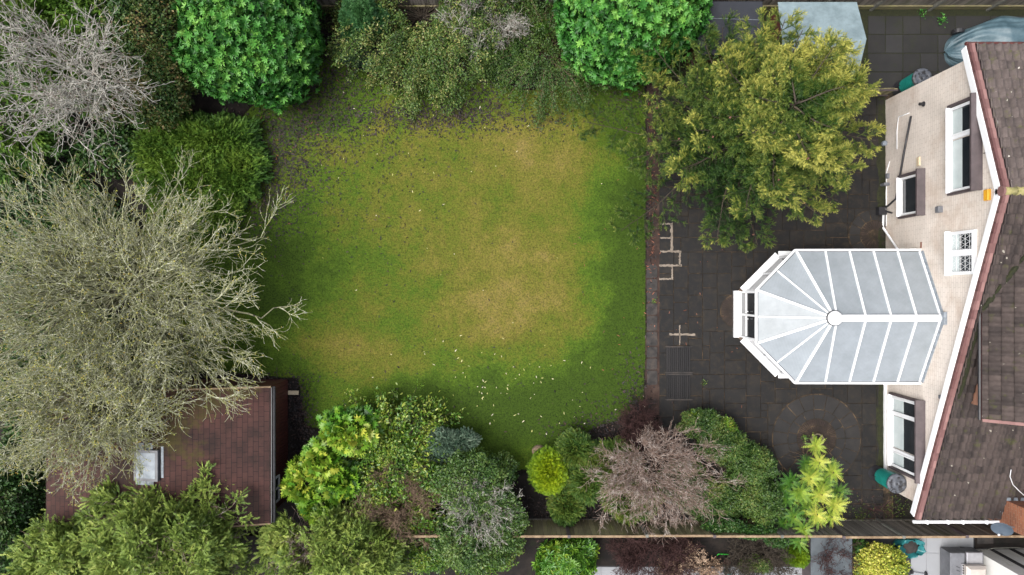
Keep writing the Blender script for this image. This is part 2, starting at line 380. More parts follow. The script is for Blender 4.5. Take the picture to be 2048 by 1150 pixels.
def T_tuft(n=16, cone=.75, w_=.028):
    """brush of fine blades fanning out of one point, u = outward"""
    V = []; F = []
    for i in range(n):
        a = i * 2.4; e = cone * math.sqrt((i + .5) / n); l = rnd.uniform(.75, 1.05); o = len(V)
        d = (math.cos(e), math.sin(e) * math.cos(a), math.sin(e) * math.sin(a)); p = (0, -math.sin(a) * w_, math.cos(a) * w_)
        V += [(0.0, 0.0, 0.0), (d[0] * l * .6 + p[0], d[1] * l * .6 + p[1], d[2] * l * .6 + p[2]), (d[0] * l, d[1] * l, d[2] * l), (d[0] * l * .6 - p[0], d[1] * l * .6 - p[1], d[2] * l * .6 - p[2])]
        F.append((o, o + 1, o + 2, o + 3))
    return np.array(V), np.array(F)
def T_palm(n=8):
    V = []; F = []
    for i in range(n):
        a = (i / (n - 1) * 2 - 1) * 2.1; l = (1 - .22 * abs(a) / 2.1); ca, sa = math.cos(a), math.sin(a); o = len(V)
        for u, v, h in ((-.05, 0, 0), (.55, .17, .05), (1, 0, -.12), (.55, -.17, .05)):
            V.append((.1 + u * l * ca - v * sa, u * l * sa + v * ca, h))
        F.append((o, o + 3, o + 2, o + 1))
    return np.array(V), np.array(F)
def T_pinnate(n=7):
    V = [(0, .012, 0), (1, .008, -.12), (1, -.008, -.12), (0, -.012, 0)]; F = [(0, 3, 2, 1)]
    for i in range(n + 1):
        u = .15 + .85 * i / n; l = .22 * (1.05 - .5 * u)
        for s in ((1, -1) if i < n else (0,)):
            a = s * 1.0; ca, sa = math.cos(a), math.sin(a); o = len(V); z = -.12 * u * u
            for p, q, h in ((0, 0, 0), (.4, .19, .05), (1, 0, -.05), (.4, -.19, .05)):
                V.append((u + p * l * ca - q * l * sa, p * l * sa + q * l * ca, z + h * l))
            F.append((o, o + 3, o + 2, o + 1))
    return np.array(V), np.array(F)
def place(T, base, axis, normal, size, width=None, jit=0.0):
    """instances of template T: u along axis, v sideways, w along normal"""
    TV, TF = T; N = len(base); axis = nrm(axis)
    side = nrm(np.cross(normal, axis)); nn = np.cross(axis, side)
    size = np.broadcast_to(size, (N,)); wd = size if width is None else np.broadcast_to(width, (N,))
    V = base[:, None] + TV[None, :, 0:1] * (size[:, None, None] * axis[:, None]) + TV[None, :, 1:2] * (wd[:, None, None] * side[:, None]) \
        + TV[None, :, 2:3] * (wd[:, None, None] * nn[:, None])
    F = TF[None] + (np.arange(N) * len(TV))[:, None, None]
    return V.reshape(-1, 3), F.reshape(-1, TF.shape[1])
def lump(p, k=2.0, seed=0):
    r = np.random.default_rng(seed); o = np.zeros(len(p))
    for i in range(7):
        kv = r.normal(0, k, 3); o += np.sin(p @ kv + r.uniform(0, 6.3)) / 7 * 2
    return o
def lobes_px(L):   # (px,py,z,rx,ry,rz)
    return [(*P(a, b, c), d, e, f) for a, b, c, d, e, f in L]
def shell(lobes, N, depth=.25, lumpa=.12, lumpk=2.0, seed=1, zmin=.05, down=-.35):
    L = np.array(lobes); ar = (L[:, 3] * L[:, 4] + L[:, 3] * L[:, 5] + L[:, 4] * L[:, 5]); ar /= ar.sum()
    idx = R.choice(len(L), int(N * 2.2), p=ar); d = nrm(R.normal(0, 1, (len(idx), 3)))
    keep = d[:, 2] > down; d = d[keep]; l = L[idx[keep]]
    c, r = l[:, :3], l[:, 3:6]; rr = 1 - depth * R.random(len(d)) ** 1.6
    p0 = c + d * r; hi = lump(p0, lumpk * 3.2, seed + 50); s = 1 + lumpa * lump(p0, lumpk, seed) + lumpa * .55 * hi + (R.random(len(p0)) < .07) * U(0, .16, len(p0)) - .10 * (hi < -.45)
    p = c + d * r * (rr * s)[:, None]
    n = nrm(d / r)
    ins = np.zeros(len(p), bool)
    for q in L:
        e = (((p - q[:3]) / q[3:6]) ** 2).sum(1); ins |= e < (1 - depth) ** 2 * .8
    ok = (~ins) & (p[:, 2] > zmin)
    return p[ok][:N], n[ok][:N]
def foliage(name, parent, mat, T, p, n, size, width=None, mode='out', sj=.3, nj=.5, tint=None, droop=0.0, face=None):
    N = len(p); size = size * U(1 - sj, 1 + sj, N)
    wd = None if width is None else size * width
    if mode == 'rosette':                     # template axis u = outward
        ax = nrm(n + R.normal(0, nj, (N, 3))); nm = nrm(R.normal(0, 1, (N, 3)))
    elif mode == 'out':                       # leaves point partly outward, blades face outward/up
        ax = nrm(n * .55 + R.normal(0, .7, (N, 3)) + np.array([0, 0, -droop])); nm = nrm(n + Z3 * .5 + R.normal(0, nj, (N, 3)))
    elif mode == 'dir':
        ax = nrm(n + R.normal(0, nj, (N, 3)) + np.array([0, 0, -droop])); nm = nrm(Z3 + R.normal(0, .5, (N, 3)))
    V, F = place(T, p, ax, nm, size, wd)
    if tint is None: tint = np.clip(.5 + .22 * lump(p, 2.5, len(p)) + R.normal(0, .2, N), 0, 1)
    tv = np.repeat(np.clip(tint, 0, 1), len(T[0]))
    return mesh_np(name, V, F, mat, parent, tint=tv)
def stems(base, targets, r0=.03, wig=.12, K=7, sides=4, r1=.006):
    t = np.array(targets); b = np.broadcast_to(base, t.shape); d = t - b; L = np.linalg.norm(d, axis=1) * 1.02
    s = np.linspace(0, 1, K)[None, :, None]
    pts = b[:, None] + d[:, None] * s
    pts[..., 2] += (np.sin(s[..., 0] * np.pi) * L[:, None] * .08)
    n = R.normal(0, wig, (len(t), K, 3)) * np.sin(s * np.pi) * .6; pts = pts + n * .4
    return pts
def shrub(name, base_px, lobes, N, T, mat, size, label, cat, width=None, mode='out', depth=.35, lumpa=.14, lumpk=2.2, nst=40,
          bark=None, nj=.5, tintf=None, group=None, droop=0, down=-.35, sj=.3, seed=1, seg_r=.02):
    reseed(len(label) * 31 + base_px[0]); base = P(*base_px, 0); t = thing(name, base, label, cat, group); L = lobes_px(lobes)
    p, n = shell(L, N, depth, lumpa, lumpk, seed, down=down)
    foliage('leaves', t, mat, T, p, n, size, width, mode, nj=nj, tint=None if tintf is None else tintf(p, n), droop=droop, sj=sj)
    if nst:
        q = p[R.choice(len(p), nst)]; st = stems(base, q - (q - base) * .08)
        k, d, tt, pi = kids(st, 7, .35, .95, .7); sub = grow(k, d, U(.2, .6, len(k)), 4, .15, (0, 0, .05))
        V, F = tubes([(st, seg_r * 1.3, seg_r * .3, 5), (sub, seg_r * .4, seg_r * .15, 3)])
        mesh_np('stems', V, F, bark or M['bark'], t)
    return t, p, n
M['bark'] = barkmat('brown_bark', [(.03, .023, .016), (.075, .058, .04)])
M['bark_grey'] = barkmat('silver_grey_bark', [(.19, .185, .15), (.60, .58, .52)], (.12, .075, .055), 7)
M['bark_lichen'] = barkmat('lichen_covered_bark', [(.11, .12, .05), (.30, .31, .18), (.78, .77, .68)], (.24, .25, .06), 14)
M['bark_olive'] = barkmat('mossy_limb_bark', [(.10, .105, .05), (.22, .22, .13)], (.035, .03, .02), 5)
M['bark_pink'] = barkmat('pinkish_grey_bark', [(.13, .08, .06), (.28, .20, .16)], (.50, .44, .39), 9)
M['bark_red'] = barkmat('purple_brown_twigs', [(.03, .011, .011), (.075, .032, .028)])
M['bark_tan'] = barkmat('tan_dead_twigs', [(.12, .08, .05), (.24, .165, .11)])

def stats(tag_): pass
# ------------------------------------------------------------------ ground
def box_obj(name, x0, x1, y0, y1, z0, z1, mat, kind='structure'):
    return tag(MB().box(x0, x1, y0, y1, z0, z1).build(name, mat), kind=kind)
def gx(px): return (px - 1024) * HC / FP
def gy(py): return (575 - py) * HC / FP
def inpoly(x, y, poly):
    c = np.zeros(x.shape, bool); n = len(poly)
    for i in range(n):
        x0, y0 = poly[i]; x1, y1 = poly[(i + 1) % n]
        c ^= ((y0 > y) != (y1 > y)) & (x < (x1 - x0) * (y - y0) / (y1 - y0 + 1e-12) + x0)
    return c
def edged(x, y, poly):
    d = np.full(x.shape, 1e9); n = len(poly)
    for i in range(n):
        a = np.array(poly[i]); b = np.array(poly[(i + 1) % n]); ab = b - a
        t = np.clip(((x - a[0]) * ab[0] + (y - a[1]) * ab[1]) / (ab @ ab), 0, 1)
        d = np.minimum(d, np.hypot(x - a[0] - t * ab[0], y - a[1] - t * ab[1]))
    return d
def noise2(x, y, k, seed, oct=4):
    r = np.random.default_rng(seed); o = np.zeros_like(x)
    for j in range(oct):
        for i in range(5):
            a = r.uniform(0, 6.3); kk = k * 2 ** j * r.uniform(.7, 1.3)
            o += np.sin(kk * (x * math.cos(a) + y * math.sin(a)) + r.uniform(0, 6.3) + 1.7 * np.sin(kk * .6 * (x * math.sin(a) - y * math.cos(a)) + i)) / 5 / 1.6 ** j
    return o
# soil sheet reaching far beyond the garden
mbg = MB(); mbg.add([(-250, -250, -.06), (250, -250, -.06), (250, 250, -.06), (-250, 250, -.06)], [(0, 1, 2, 3)]); tag(mbg.build('ground', M['soil']), kind='structure')
X, Y = np.meshgrid(np.arange(-24, 6.01, .16), np.arange(-12, 13.01, .16)); gi = np.arange(X.size).reshape(X.shape)
Zs = .02 * noise2(X, Y, 1.3, 4) - .045 - .05 * inpoly(X, Y, [(gx(a), gy(b)) for a, b in ((330, 480), (400, 420), (560, 210), (680, 130), (900, 215), (1270, 190), (1270, 780), (1100, 900), (640, 830), (600, 720), (330, 700))])
F = np.stack([gi[:-1, :-1], gi[:-1, 1:], gi[1:, 1:], gi[1:, :-1]], -1).reshape(-1, 4)
tag(mesh_np('garden_soil', np.stack([X, Y, Zs], -1).reshape(-1, 3), F, M['soil'], smooth=True), kind='structure')

LAWN = [(285, 480), (300, 400), (430, 300), (500, 215), (560, 170), (615, 110), (660, 90), (740, 150), (800, 175), (905, 170), (960, 150), (1050, 180),
        (1150, 165), (1200, 140), (1292, 150), (1292, 800), (1270, 830), (1190, 860), (1120, 900), (1080, 940), (950, 940), (800, 900), (610, 850), (596, 758), (450, 745), (300, 742), (270, 600)]
LP = [(gx(a), gy(b)) for a, b in LAWN]
def blobs(px, py, L):
    o = np.zeros_like(px)
    for a, b, ra, rb, v in L: o += v * np.exp(-(((px - a) / ra) ** 2 + ((py - b) / rb) ** 2))
    return o
def lawn_fields(x, y):
    px = x * FP / HC + 1024; py = 575 - y * FP / HC
    d = edged(x, y, LP); ins = inpoly(x, y, LP)
    n1 = noise2(x, y, 1.1, 11, 5); n2 = noise2(x, y, 5, 12, 3)
    dry = blobs(px, py, [(1000, 440, 250, 210, .38), (1070, 290, 170, 70, .32), (900, 650, 200, 110, .25), (780, 290, 160, 120, .12), (740, 720, 120, 60, .2), (1060, 620, 130, 120, .26),
                         (1270, 560, 90, 320, -.5), (620, 560, 120, 150, -.25), (1050, 830, 380, 80, -.36), (960, 770, 150, 80, -.12), (700, 640, 70, 90, .2), (600, 200, 120, 110, -.16), (650, 400, 120, 200, .12), (480, 600, 120, 180, .05)]) + .20 + .22 * n1 + .12 * noise2(x, y, 2.6, 77, 3) + .05 * n2
    bare = blobs(px, py, [(600, 170, 110, 80, .16), (535, 330, 50, 110, .30), (700, 180, 90, 60, .22), (850, 232, 130, 26, .36), (980, 215, 90, 30, .45), (1100, 240, 90, 25, .3),
                          (650, 260, 80, 90, .3), (1200, 865, 70, 35, .55), (1270, 800, 25, 60, .5), (1000, 320, 60, 30, .18), (530, 420, 40, 60, .35)]) + .16 * n1 + .13 * n2
    bare = np.where(ins, bare + .5 * np.exp(-d / .10), 1.0) - np.where((px > 1240) & (py > 200) & (py < 740) & ins, .45, 0)
    return dry, bare
st_ = .07
X, Y = np.meshgrid(np.arange(gx(262), gx(1293) + .001, st_), np.arange(gy(945), gy(85), st_))
X[:, -1] = gx(1293)
dry, bare = lawn_fields(X, Y); keep = inpoly(X, Y, LP) | (edged(X, Y, LP) < .1)
Zl = .012 + .012 * noise2(X, Y, .9, 4) + .006 * noise2(X, Y, 9, 9, 2)
gi = np.arange(X.size).reshape(X.shape); q = keep[:-1, :-1] & keep[1:, 1:] & keep[1:, :-1] & keep[:-1, 1:]
F = np.stack([gi[:-1, :-1], gi[:-1, 1:], gi[1:, 1:], gi[1:, :-1]], -1)[q]
def lawnmat(name, gain=1.0):
    m, n, b = _nodes(name, .9, 0, .2)
    ad = n.nodes.new('ShaderNodeAttribute'); ad.attribute_name = 'tint'; ab = n.nodes.new('ShaderNodeAttribute'); ab.attribute_name = 'bare'
    tc = n.nodes.new('ShaderNodeTexCoord').outputs['Object']
    t = _noise(n, 4.5, 10, .8, tc); t3 = _noise(n, 45, 4, .7, tc)
    def ma(op, a, b_):
        q_ = n.nodes.new('ShaderNodeMath'); q_.operation = op
        for s, v in zip(q_.inputs, (a, b_)):
            if isinstance(v, (int, float)): s.default_value = v
            else: n.links.new(v, s)
        return q_.outputs[0]
    def jig(src, amt, amt2):
        return ma('ADD', ma('ADD', src, ma('MULTIPLY', ma('SUBTRACT', t.outputs[0], .5), amt)), ma('MULTIPLY', ma('SUBTRACT', t3.outputs[0], .5), amt2))
    r = _ramp(n, [tuple(c * gain for c in c_) for c_ in [(.034, .064, .006), (.060, .112, .009), (.098, .114, .014), (.145, .130, .025), (.20, .155, .05)]], -.0, 1.0)
    r.color_ramp.elements[0].position = 0
    n.links.new(jig(ad.outputs['Fac'], 1.0, .9), r.inputs[0])
    rb = _ramp(n, [(0, 0, 0), (1, 1, 1)], .42, .66); n.links.new(jig(ab.outputs['Fac'], .9, .5), rb.inputs[0])
    sm = _ramp(n, [(.005, .0035, .004), (.012, .009, .0075), (.024, .018, .012)], .3, .7); n.links.new(t3.outputs[0], sm.inputs[0])
    t4 = _noise(n, 16, 6, .8, tc); r4 = _ramp(n, [(.28, .32, .32), (.95, .95, .95), (1.35, 1.3, 1.15)], .34, .64); n.links.new(t4.outputs[0], r4.inputs[0])
    gcol = _mix(n, r.outputs[0], r4.outputs[0], 1.0, 'MULTIPLY')
    n.links.new(_mix(n, gcol, sm.outputs[0], rb.outputs[0]), b.inputs['Base Color'])
    _bump(n, b, t3.outputs[0], .6, .03)
    return m
tag(mesh_np('lawn', np.stack([X, Y, Zl], -1).reshape(-1, 3), F, lawnmat('lawn_turf'), tint=dry.ravel(), smooth=True, extra={'bare': bare.ravel()}), kind='structure')
# short grass standing in the turf
n = 330000; x = U(gx(262), gx(1292), n); y = U(gy(945), gy(85), n); d_, b_ = lawn_fields(x, y)
ok = inpoly(x, y, LP) & (b_ < U(.3, .62, n)); x, y, d_, b_ = x[ok], y[ok], d_[ok], b_[ok]; n = len(x)
a = U(0, 6.28, n); h = U(.018, .05, n); ln = U(.3, 1.1, n) * h; wv = .0045
z0 = .012 + .012 * noise2(x, y, .9, 4) + .006 * noise2(x, y, 9, 9, 2) - .004
V = np.stack([np.stack([x - wv * np.sin(a), y + wv * np.cos(a), z0], -1), np.stack([x + wv * np.sin(a), y - wv * np.cos(a), z0], -1),
              np.stack([x + ln * np.cos(a), y + ln * np.sin(a), z0 + h], -1)], 1).reshape(-1, 3)
tt = np.repeat(d_ + R.normal(0, .24, n), 3)
tag(mesh_np('grass', V, np.arange(3 * n).reshape(-1, 3), lawnmat('grass_blades', 1.12), tint=tt, extra={'bare': np.full(3 * n, -1.0)}),
    'short patchy green and yellow grass of the lawn', 'grass', kind='stuff')

# ------------------------------------------------------------------ patio and paths
PX0, PX1 = gx(1317), 13.66
box_obj('patio_bed', PX0, PX1 + .3, -9.35, 9.6, -.055, .004, M['joint'])
def ashlar(x0, x1, y0, y1, cell, z, gap, mat, name, skip=None, sizes=((2, 2), (2, 3), (3, 2), (1, 2), (2, 1), (1, 1)), c=.005):
    nx = int(round((x1 - x0) / cell)); ny = int(round((y1 - y0) / cell)); occ = np.zeros((nx, ny), bool); mb = MB()
    cx, cy = (x1 - x0) / nx, (y1 - y0) / ny
    for j in range(ny):
        for i in range(nx):
            if occ[i, j]: continue
            opts = list(sizes); rnd.shuffle(opts); opts.sort(key=lambda s: -s[0] * s[1] + rnd.uniform(0, 4))
            for a, b in opts + [(1, 1)]:
                if i + a <= nx and j + b <= ny and not occ[i:i + a, j:j + b].any():
                    occ[i:i + a, j:j + b] = True
                    g = gap * rnd.uniform(.6, 1.3); zz = z + rnd.uniform(-.003, .003)
                    X0, X1_, Y0, Y1_ = x0 + i * cx + g, x0 + (i + a) * cx - g, y0 + j * cy + g, y0 + (j + b) * cy - g
                    if skip is None or not skip((X0 + X1_) / 2, (Y0 + Y1_) / 2, X0, X1_, Y0, Y1_):
                        mb.slab(X0, X1_, Y0, Y1_, z - .04, zz, c, rnd.random())
                    break
    return tag(mb.build(name, mat), kind='structure')
CIR = [(*P(1632, 876)[:2], 1.62), (*P(1474, 622)[:2], .62), (*P(1748, 470)[:2], .95)]
def skipc(cx, cy, a, b, c, d):
    for X_, Y_, r in CIR:
        if all(math.hypot(q_ - X_, w_ - Y_) < r * .98 for q_ in (a, b) for w_ in (c, d)): return True
    return False
ashlar(PX0 + .02, 13.6, -8.45, 7.1, .262, .03, .011, M['slab'], 'patio', skipc)
def ring(mb, cx, cy, r0, r1, n, z, gap=.006, a0=0.0, a1=2 * math.pi):
    for i in range(n):
        a = a0 + (a1 - a0) * i / n; b = a0 + (a1 - a0) * (i + 1) / n; g0 = gap / max(r0, .05); g1 = gap / r1; k = 4; vs = []
        zz = z + rnd.uniform(-.003, .003)
        for zc in (z - .04, zz):
            for r, g in ((r0 + gap / 2, g0), (r1 - gap / 2, g1)):
                for j in range(k): t = a + g + (b - a - 2 * g) * j / (k - 1); vs.append((cx + r * math.cos(t), cy + r * math.sin(t), zc))
        fs = [(2 * k + j, 3 * k + j, 3 * k + j + 1, 2 * k + j + 1) for j in range(k - 1)]
        fs += [(j, j + 1, 2 * k + j + 1, 2 * k + j) for j in range(k - 1)] + [(k + j, 3 * k + j, 3 * k + j + 1, k + j + 1) for j in range(k - 1)]
        fs += [(0, 2 * k, 3 * k, k), (k - 1, 2 * k - 1, 4 * k - 1, 3 * k - 1)]
        mb.add(vs, fs, rnd.random())
ms, mr = MB(), MB()
for i_, (a_, b_, r_) in enumerate(CIR): tag(MB().lathe((a_, b_, 0), [(r_ + .01, .0), (r_ + .01, .040), (.002, .041)], 64).build('paving_circle_bed', M['joint']), kind='structure')
cx, cy, _ = CIR[0]
ring(ms, cx, cy, .25, .45, 40, .051, .012); ring(ms, cx, cy, .46, .70, 60, .053, .012)
ring(mr, cx, cy, .72, 1.05, 15, .052, .016); ring(mr, cx, cy, 1.06, 1.6, 19, .051, .016)
cx, cy, _ = CIR[1]; ring(ms, cx, cy, .14, .34, 26, .051, .012); ring(ms, cx, cy, .34, .6, 44, .052, .012)
cx, cy, _ = CIR[2]; ring(ms, cx, cy, .2, .52, 34, .051, .012); ring(mr, cx, cy, .54, .93, 14, .053, .014)
tag(ms.build('paving_circle_setts', M['sett']), kind='structure'); tag(mr.build('paving_circle_slabs', M['ringslab']), kind='structure')
# fresh pale mortar lines near the lawn side
mm = MB()
def mline(a, b, wd=6):
    (x0, y0), (x1, y1) = [(gx(p[0]), gy(p[1])) for p in (a, b)]
    w2 = wd * HC / FP / 2; m = 14
    if abs(x1 - x0) > abs(y1 - y0): pts = [(x0 + (x1 - x0) * i / m, y0 + rnd.uniform(-.008, .008)) for i in range(m + 1)]; o = (0, 1)
    else: pts = [(x0 + rnd.uniform(-.008, .008), y0 + (y1 - y0) * i / m) for i in range(m + 1)]; o = (1, 0)
    L_, R_ = [], []
    for p in pts:
        k = w2 * rnd.uniform(.35, 1.0); k2 = w2 * rnd.uniform(.35, 1.0); L_.append((p[0] + o[0] * k, p[1] + o[1] * k, .0375)); R_.append((p[0] - o[0] * k2, p[1] - o[1] * k2, .0375))
    mm.add(L_ + R_, [(i, i + 1, m + 2 + i, m + 1 + i) for i in range(m)])
for a, b, w_ in [((1320, 448), (1345, 448), 5), ((1343, 448), (1343, 502), 7), ((1320, 476), (1341, 476), 4), ((1320, 503), (1362, 503), 6), ((1359, 503), (1359, 532), 5),
                 ((1318, 531), (1363, 531), 6), ((1344, 533), (1344, 559), 5), ((1318, 558), (1342, 558), 5), ((1338, 669), (1390, 669), 6), ((1359, 650), (1359, 690), 3)]: mline(a, b, w_)
tag(mm.build('mortar_lines', M['mortar']), kind='structure')
X, Y = np.meshgrid(np.linspace(13.30, 13.66, 7), np.arange(-7.3, 7.0, .07)); Zs = .045 + .02 * noise2(X, Y, 6, 31, 3) - .05 * np.clip((13.42 - X) / .12 + .5 * noise2(X, Y, 4, 32, 2), 0, 1); gi = np.arange(X.size).reshape(X.shape)
F = np.stack([gi[:-1, :-1], gi[:-1, 1:], gi[1:, 1:], gi[1:, :-1]], -1).reshape(-1, 4)
tag(mesh_np('mossy_wall_foot', np.stack([X, Y, Zs], -1).reshape(-1, 3), F, M['moss'], smooth=True), kind='structure')
# edging strip between lawn and patio
X, Y = np.meshgrid(np.linspace(gx(1290), gx(1319), 12), np.arange(gy(830), gy(120), .07)); X[:, 0] += .035 * noise2(Y[:, 0], Y[:, 0], 3, 5)
Zs = .012 + .014 * noise2(X, Y, 6, 22, 3); gi = np.arange(X.size).reshape(X.shape)
F = np.stack([gi[:-1, :-1], gi[:-1, 1:], gi[1:, 1:], gi[1:, :-1]], -1).reshape(-1, 4)
tag(mesh_np('edging_strip', np.stack([X, Y, Zs], -1).reshape(-1, 3), F, M['strip'], smooth=True), kind='structure')
me_ = MB(); yy = gy(770)
while yy < gy(540):
    l = rnd.uniform(.38, .62); j = lambda: rnd.uniform(-.02, .02); x0, x1 = gx(1293), gx(1314)
    c_ = [(x0 + j(), yy + .02), (x0 + .07, yy + j() / 2 + .01), (x1 - .05, yy + .015), (x1 + j() / 2, yy + .06), (x1 + j() / 2, yy + l - .06), (x1 - .06, yy + l - .02), (x0 + .08, yy + l - .02 + j() / 2), (x0 + j(), yy + l - .06)]
    me_.prism(c_, 0, .042 + j() / 5, rnd.random()); yy += l
tag(me_.build('edging_stones', M['stone']), kind='structure')
# side path (top right) and its slabs
box_obj('side_path_bed', gx(1316), 30, 7.12, 12.9, -.05, .006, M['moss'])
ashlar(gx(1735), 22, 7.2, 9.95, .66, .024, .012, M['path'], 'side_path', sizes=((1, 1), (1, 1), (2, 1), (1, 1)))
# bottom side: neighbour paving
box_obj('neighbour_paving_bed', gx(1165), 24, -16, gy(1074), -.05, .012, M['black'])
ashlar(gx(1821), gx(1946), gy(1235), gy(1073), .6, .03, .004, M['porcelain'], 'neighbour_paving', sizes=((1, 1), (1, 2), (1, 2)), c=.003)
ashlar(gx(1170), gx(1618), gy(1235), gy(1133), .6, .03, .004, M['porcelain'], 'neighbour_paving_strip', sizes=((1, 1), (1, 2)), c=.003)
box_obj('neighbour_bed', -24, gx(1618), gy(1131), gy(1071), -.05, .04, M['soil'])
box_obj('neighbour_side_bed', gx(1949), 24, gy(1096), gy(1070), -.03, .045, M['soil'])
MB().slab(gx(1952), gx(1984), gy(1086), gy(1074), .0, .075, .004).build('stepping_stone', M['stone'])['kind'] = 'structure'

# ------------------------------------------------------------------ house
WX = 13.66
def wz(px, X=WX): return HC - X * FP / (px - 1024)          # height of the wall point seen at photo column px
def wy(px, py, X=WX): return (575 - py) * X / (px - 1024)
EY0, EZ0 = 7.2, 4.73; RY, RZ = 2.66, 6.19; EY1, EZ1 = -7.72, 2.10; VX = 13.5
def roofz(y): return RZ + (EZ0 - RZ) * (y - RY) / (EY0 - RY) if y > RY else RZ + (EZ1 - RZ) * (RY - y) / (RY - EY1)
house = thing('brick_house', (WX, 0, 0), 'cream brick house with brown tiled gable roof and white windows beside the dark patio', 'house')
WY0, WY1 = 6.85, -7.28
mb = MB(); prof = [(WY1, -.05), (WY0, -.05), (WY0, roofz(WY0) - .12), (RY, RZ - .14), (WY1, roofz(WY1) - .12)]
n5 = len(prof); XB = 24
mb.add([(WX, y, z) for y, z in prof] + [(XB, y, z) for y, z in prof], [tuple(range(n5))[::-1], tuple(range(n5, 2 * n5))] + [(i, (i + 1) % n5, n5 + (i + 1) % n5, n5 + i) for i in range(n5)])
wall = mb.build('wall', M['wall'], house)
def tiled(u0, u1, f, pitch, gauge, L, nsub=8, amp=.062, stepz=.065, frame=None):
    """rolled tiles: u across, v down the slope (length L); frame(u,v,h)->xyz"""
    us = np.arange(u0, u1 + 1e-6, pitch / nsub); ncs = int(L / gauge) + 1; V = []; F = []; Tn = []
    nu = len(us); ph = (us / pitch) % 1.0
    prof = amp * np.maximum(np.sin(ph * np.pi * 2), -.25) + amp * .25
    for c in range(ncs):
        v0, v1 = c * gauge, min((c + 1) * gauge + .03, L)
        if v0 >= L: break
        tile_i = np.floor(us / pitch).astype(int); rt = np.random.default_rng(c + 100); tn = rt.random(tile_i.max() - tile_i.min() + 2)[tile_i - tile_i.min()]
        jz = rt.normal(0, .003, tile_i.max() - tile_i.min() + 2)[tile_i - tile_i.min()]
        o = len(V)
        rows = [(v0, 0.0), (v1 - .012, stepz * .92), (v1, stepz * .7), (v1, -.005)]
        for vv, hh in rows:
            for k in range(nu): V.append(frame(us[k], vv, prof[k] + hh + jz[k])); Tn.append(tn[k])
        for r_ in range(3):
            for k in range(nu - 1): F.append((o + r_ * nu + k, o + (r_ + 1) * nu + k, o + (r_ + 1) * nu + k + 1, o + r_ * nu + k + 1))
    return np.array(V), np.array(F), np.array(Tn)
sl0 = math.hypot(EY0 - RY, EZ0 - RZ); d0 = ((EY0 - RY) / sl0, (EZ0 - RZ) / sl0)
sl1 = math.hypot(EY1 - RY, EZ1 - RZ); d1 = ((EY1 - RY) / sl1, (EZ1 - RZ) / sl1)
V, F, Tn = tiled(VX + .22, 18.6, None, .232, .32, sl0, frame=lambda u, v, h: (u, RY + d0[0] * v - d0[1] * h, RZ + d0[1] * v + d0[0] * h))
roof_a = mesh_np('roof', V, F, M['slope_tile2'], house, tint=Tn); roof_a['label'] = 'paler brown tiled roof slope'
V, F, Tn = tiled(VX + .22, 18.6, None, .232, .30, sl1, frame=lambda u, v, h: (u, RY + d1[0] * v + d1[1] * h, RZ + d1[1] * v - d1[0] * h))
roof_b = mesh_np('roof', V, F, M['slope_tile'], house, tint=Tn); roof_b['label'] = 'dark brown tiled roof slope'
# underlay so nothing shows through
mb = MB()
for (ya, za), (yb, zb) in (((RY, RZ), (EY0, EZ0)), ((RY, RZ), (EY1, EZ1))):
    mb.add([(VX + .03, ya, za - .02), (24, ya, za - .02), (24, yb, zb - .02), (VX + .03, yb, zb - .02), (VX + .03, ya, za - .09), (24, ya, za - .09), (24, yb, zb - .09), (VX + .03, yb, zb - .09)],
           [(0, 1, 2, 3), (7, 6, 5, 4), (0, 3, 7, 4), (3, 2, 6, 7)])
mb.build('roof_deck', M['brownwood'], house)
# verge tiles + barge boards
mv = MB(); mbz = MB()
for (ya, za), (yb, zb), L, g, s in (((RY, RZ), (EY0, EZ0), sl0, .32, 1), ((RY, RZ), (EY1, EZ1), sl1, .30, -1)):
    D = Vector((0, yb - ya, zb - za)).normalized(); Nn = Vector((0, -D.z, D.y)) * (1 if D.y > 0 else -1)
    if Nn.z < 0: Nn = -Nn
    k = int(L / g)
    for i in range(k + 1):
        a = Vector((VX, ya, za)) + D * (i * L / (k + 1)); b = Vector((VX, ya, za)) + D * ((i + 1) * L / (k + 1) + .02)
        t_ = rnd.uniform(.0, .35); off = Nn * .012
        mv.bar(a + Vector((.055, 0, 0)) + off, b + Vector((.055, 0, 0)) + Nn * .035, .075, .10, Nn, t_)
        mv.bar(a + Vector((.145, 0, 0)) + Nn * .03, b + Vector((.145, 0, 0)) + Nn * .055, .10, .05, Nn, rnd.uniform(.25, 1.0))
    mbz.bar(Vector((VX + .01, ya, za)) - Nn * .15, Vector((VX + .01, yb, zb)) - Nn * .15, .03, .21, Nn)
    mbz.bar(Vector((VX + .085, ya, za)) - Nn * .262, Vector((VX + .085, yb, zb)) - Nn * .262, .15, .012, Nn)
mv.build('verge_tiles', M['verge'], house)
mbz.build('bargeboard', M['white'], house)
# ridge
mb = MB(); x = VX - .02
while x < 18.5:
    mb.tube([(x, RY, RZ - .02), (x + .43, RY, RZ - .02)], [.125, .115], 14, rnd.random()); x += .42
mb.build('ridge_tiles', M['ridge'], house, True)
mb = MB().tube([(VX - .035, RY, RZ - .0), (VX + .03, RY, RZ)], .14, 18); mb.build('ridge_end_cap', M['verge'], house)
# gutters
mb = MB().tube([(VX - .02, EY1 - .15, EZ1 - .03), (24, EY1 - .15, EZ1 - .03)], .055, 10)
for x in (13.9, 14.6, 15.1, 15.9): mb.box(x, x + .05, EY1 - .215, EY1 - .08, EZ1 - .04, EZ1 + .045)
mb.build('gutter', M['white'], house)
MB().tube([(VX - .02, EY0 + .05, EZ0 - .02), (24, EY0 + .05, EZ0 - .02)], .055, 10).build('gutter', M['redbrown'], house)['label'] = 'dark red gutter'
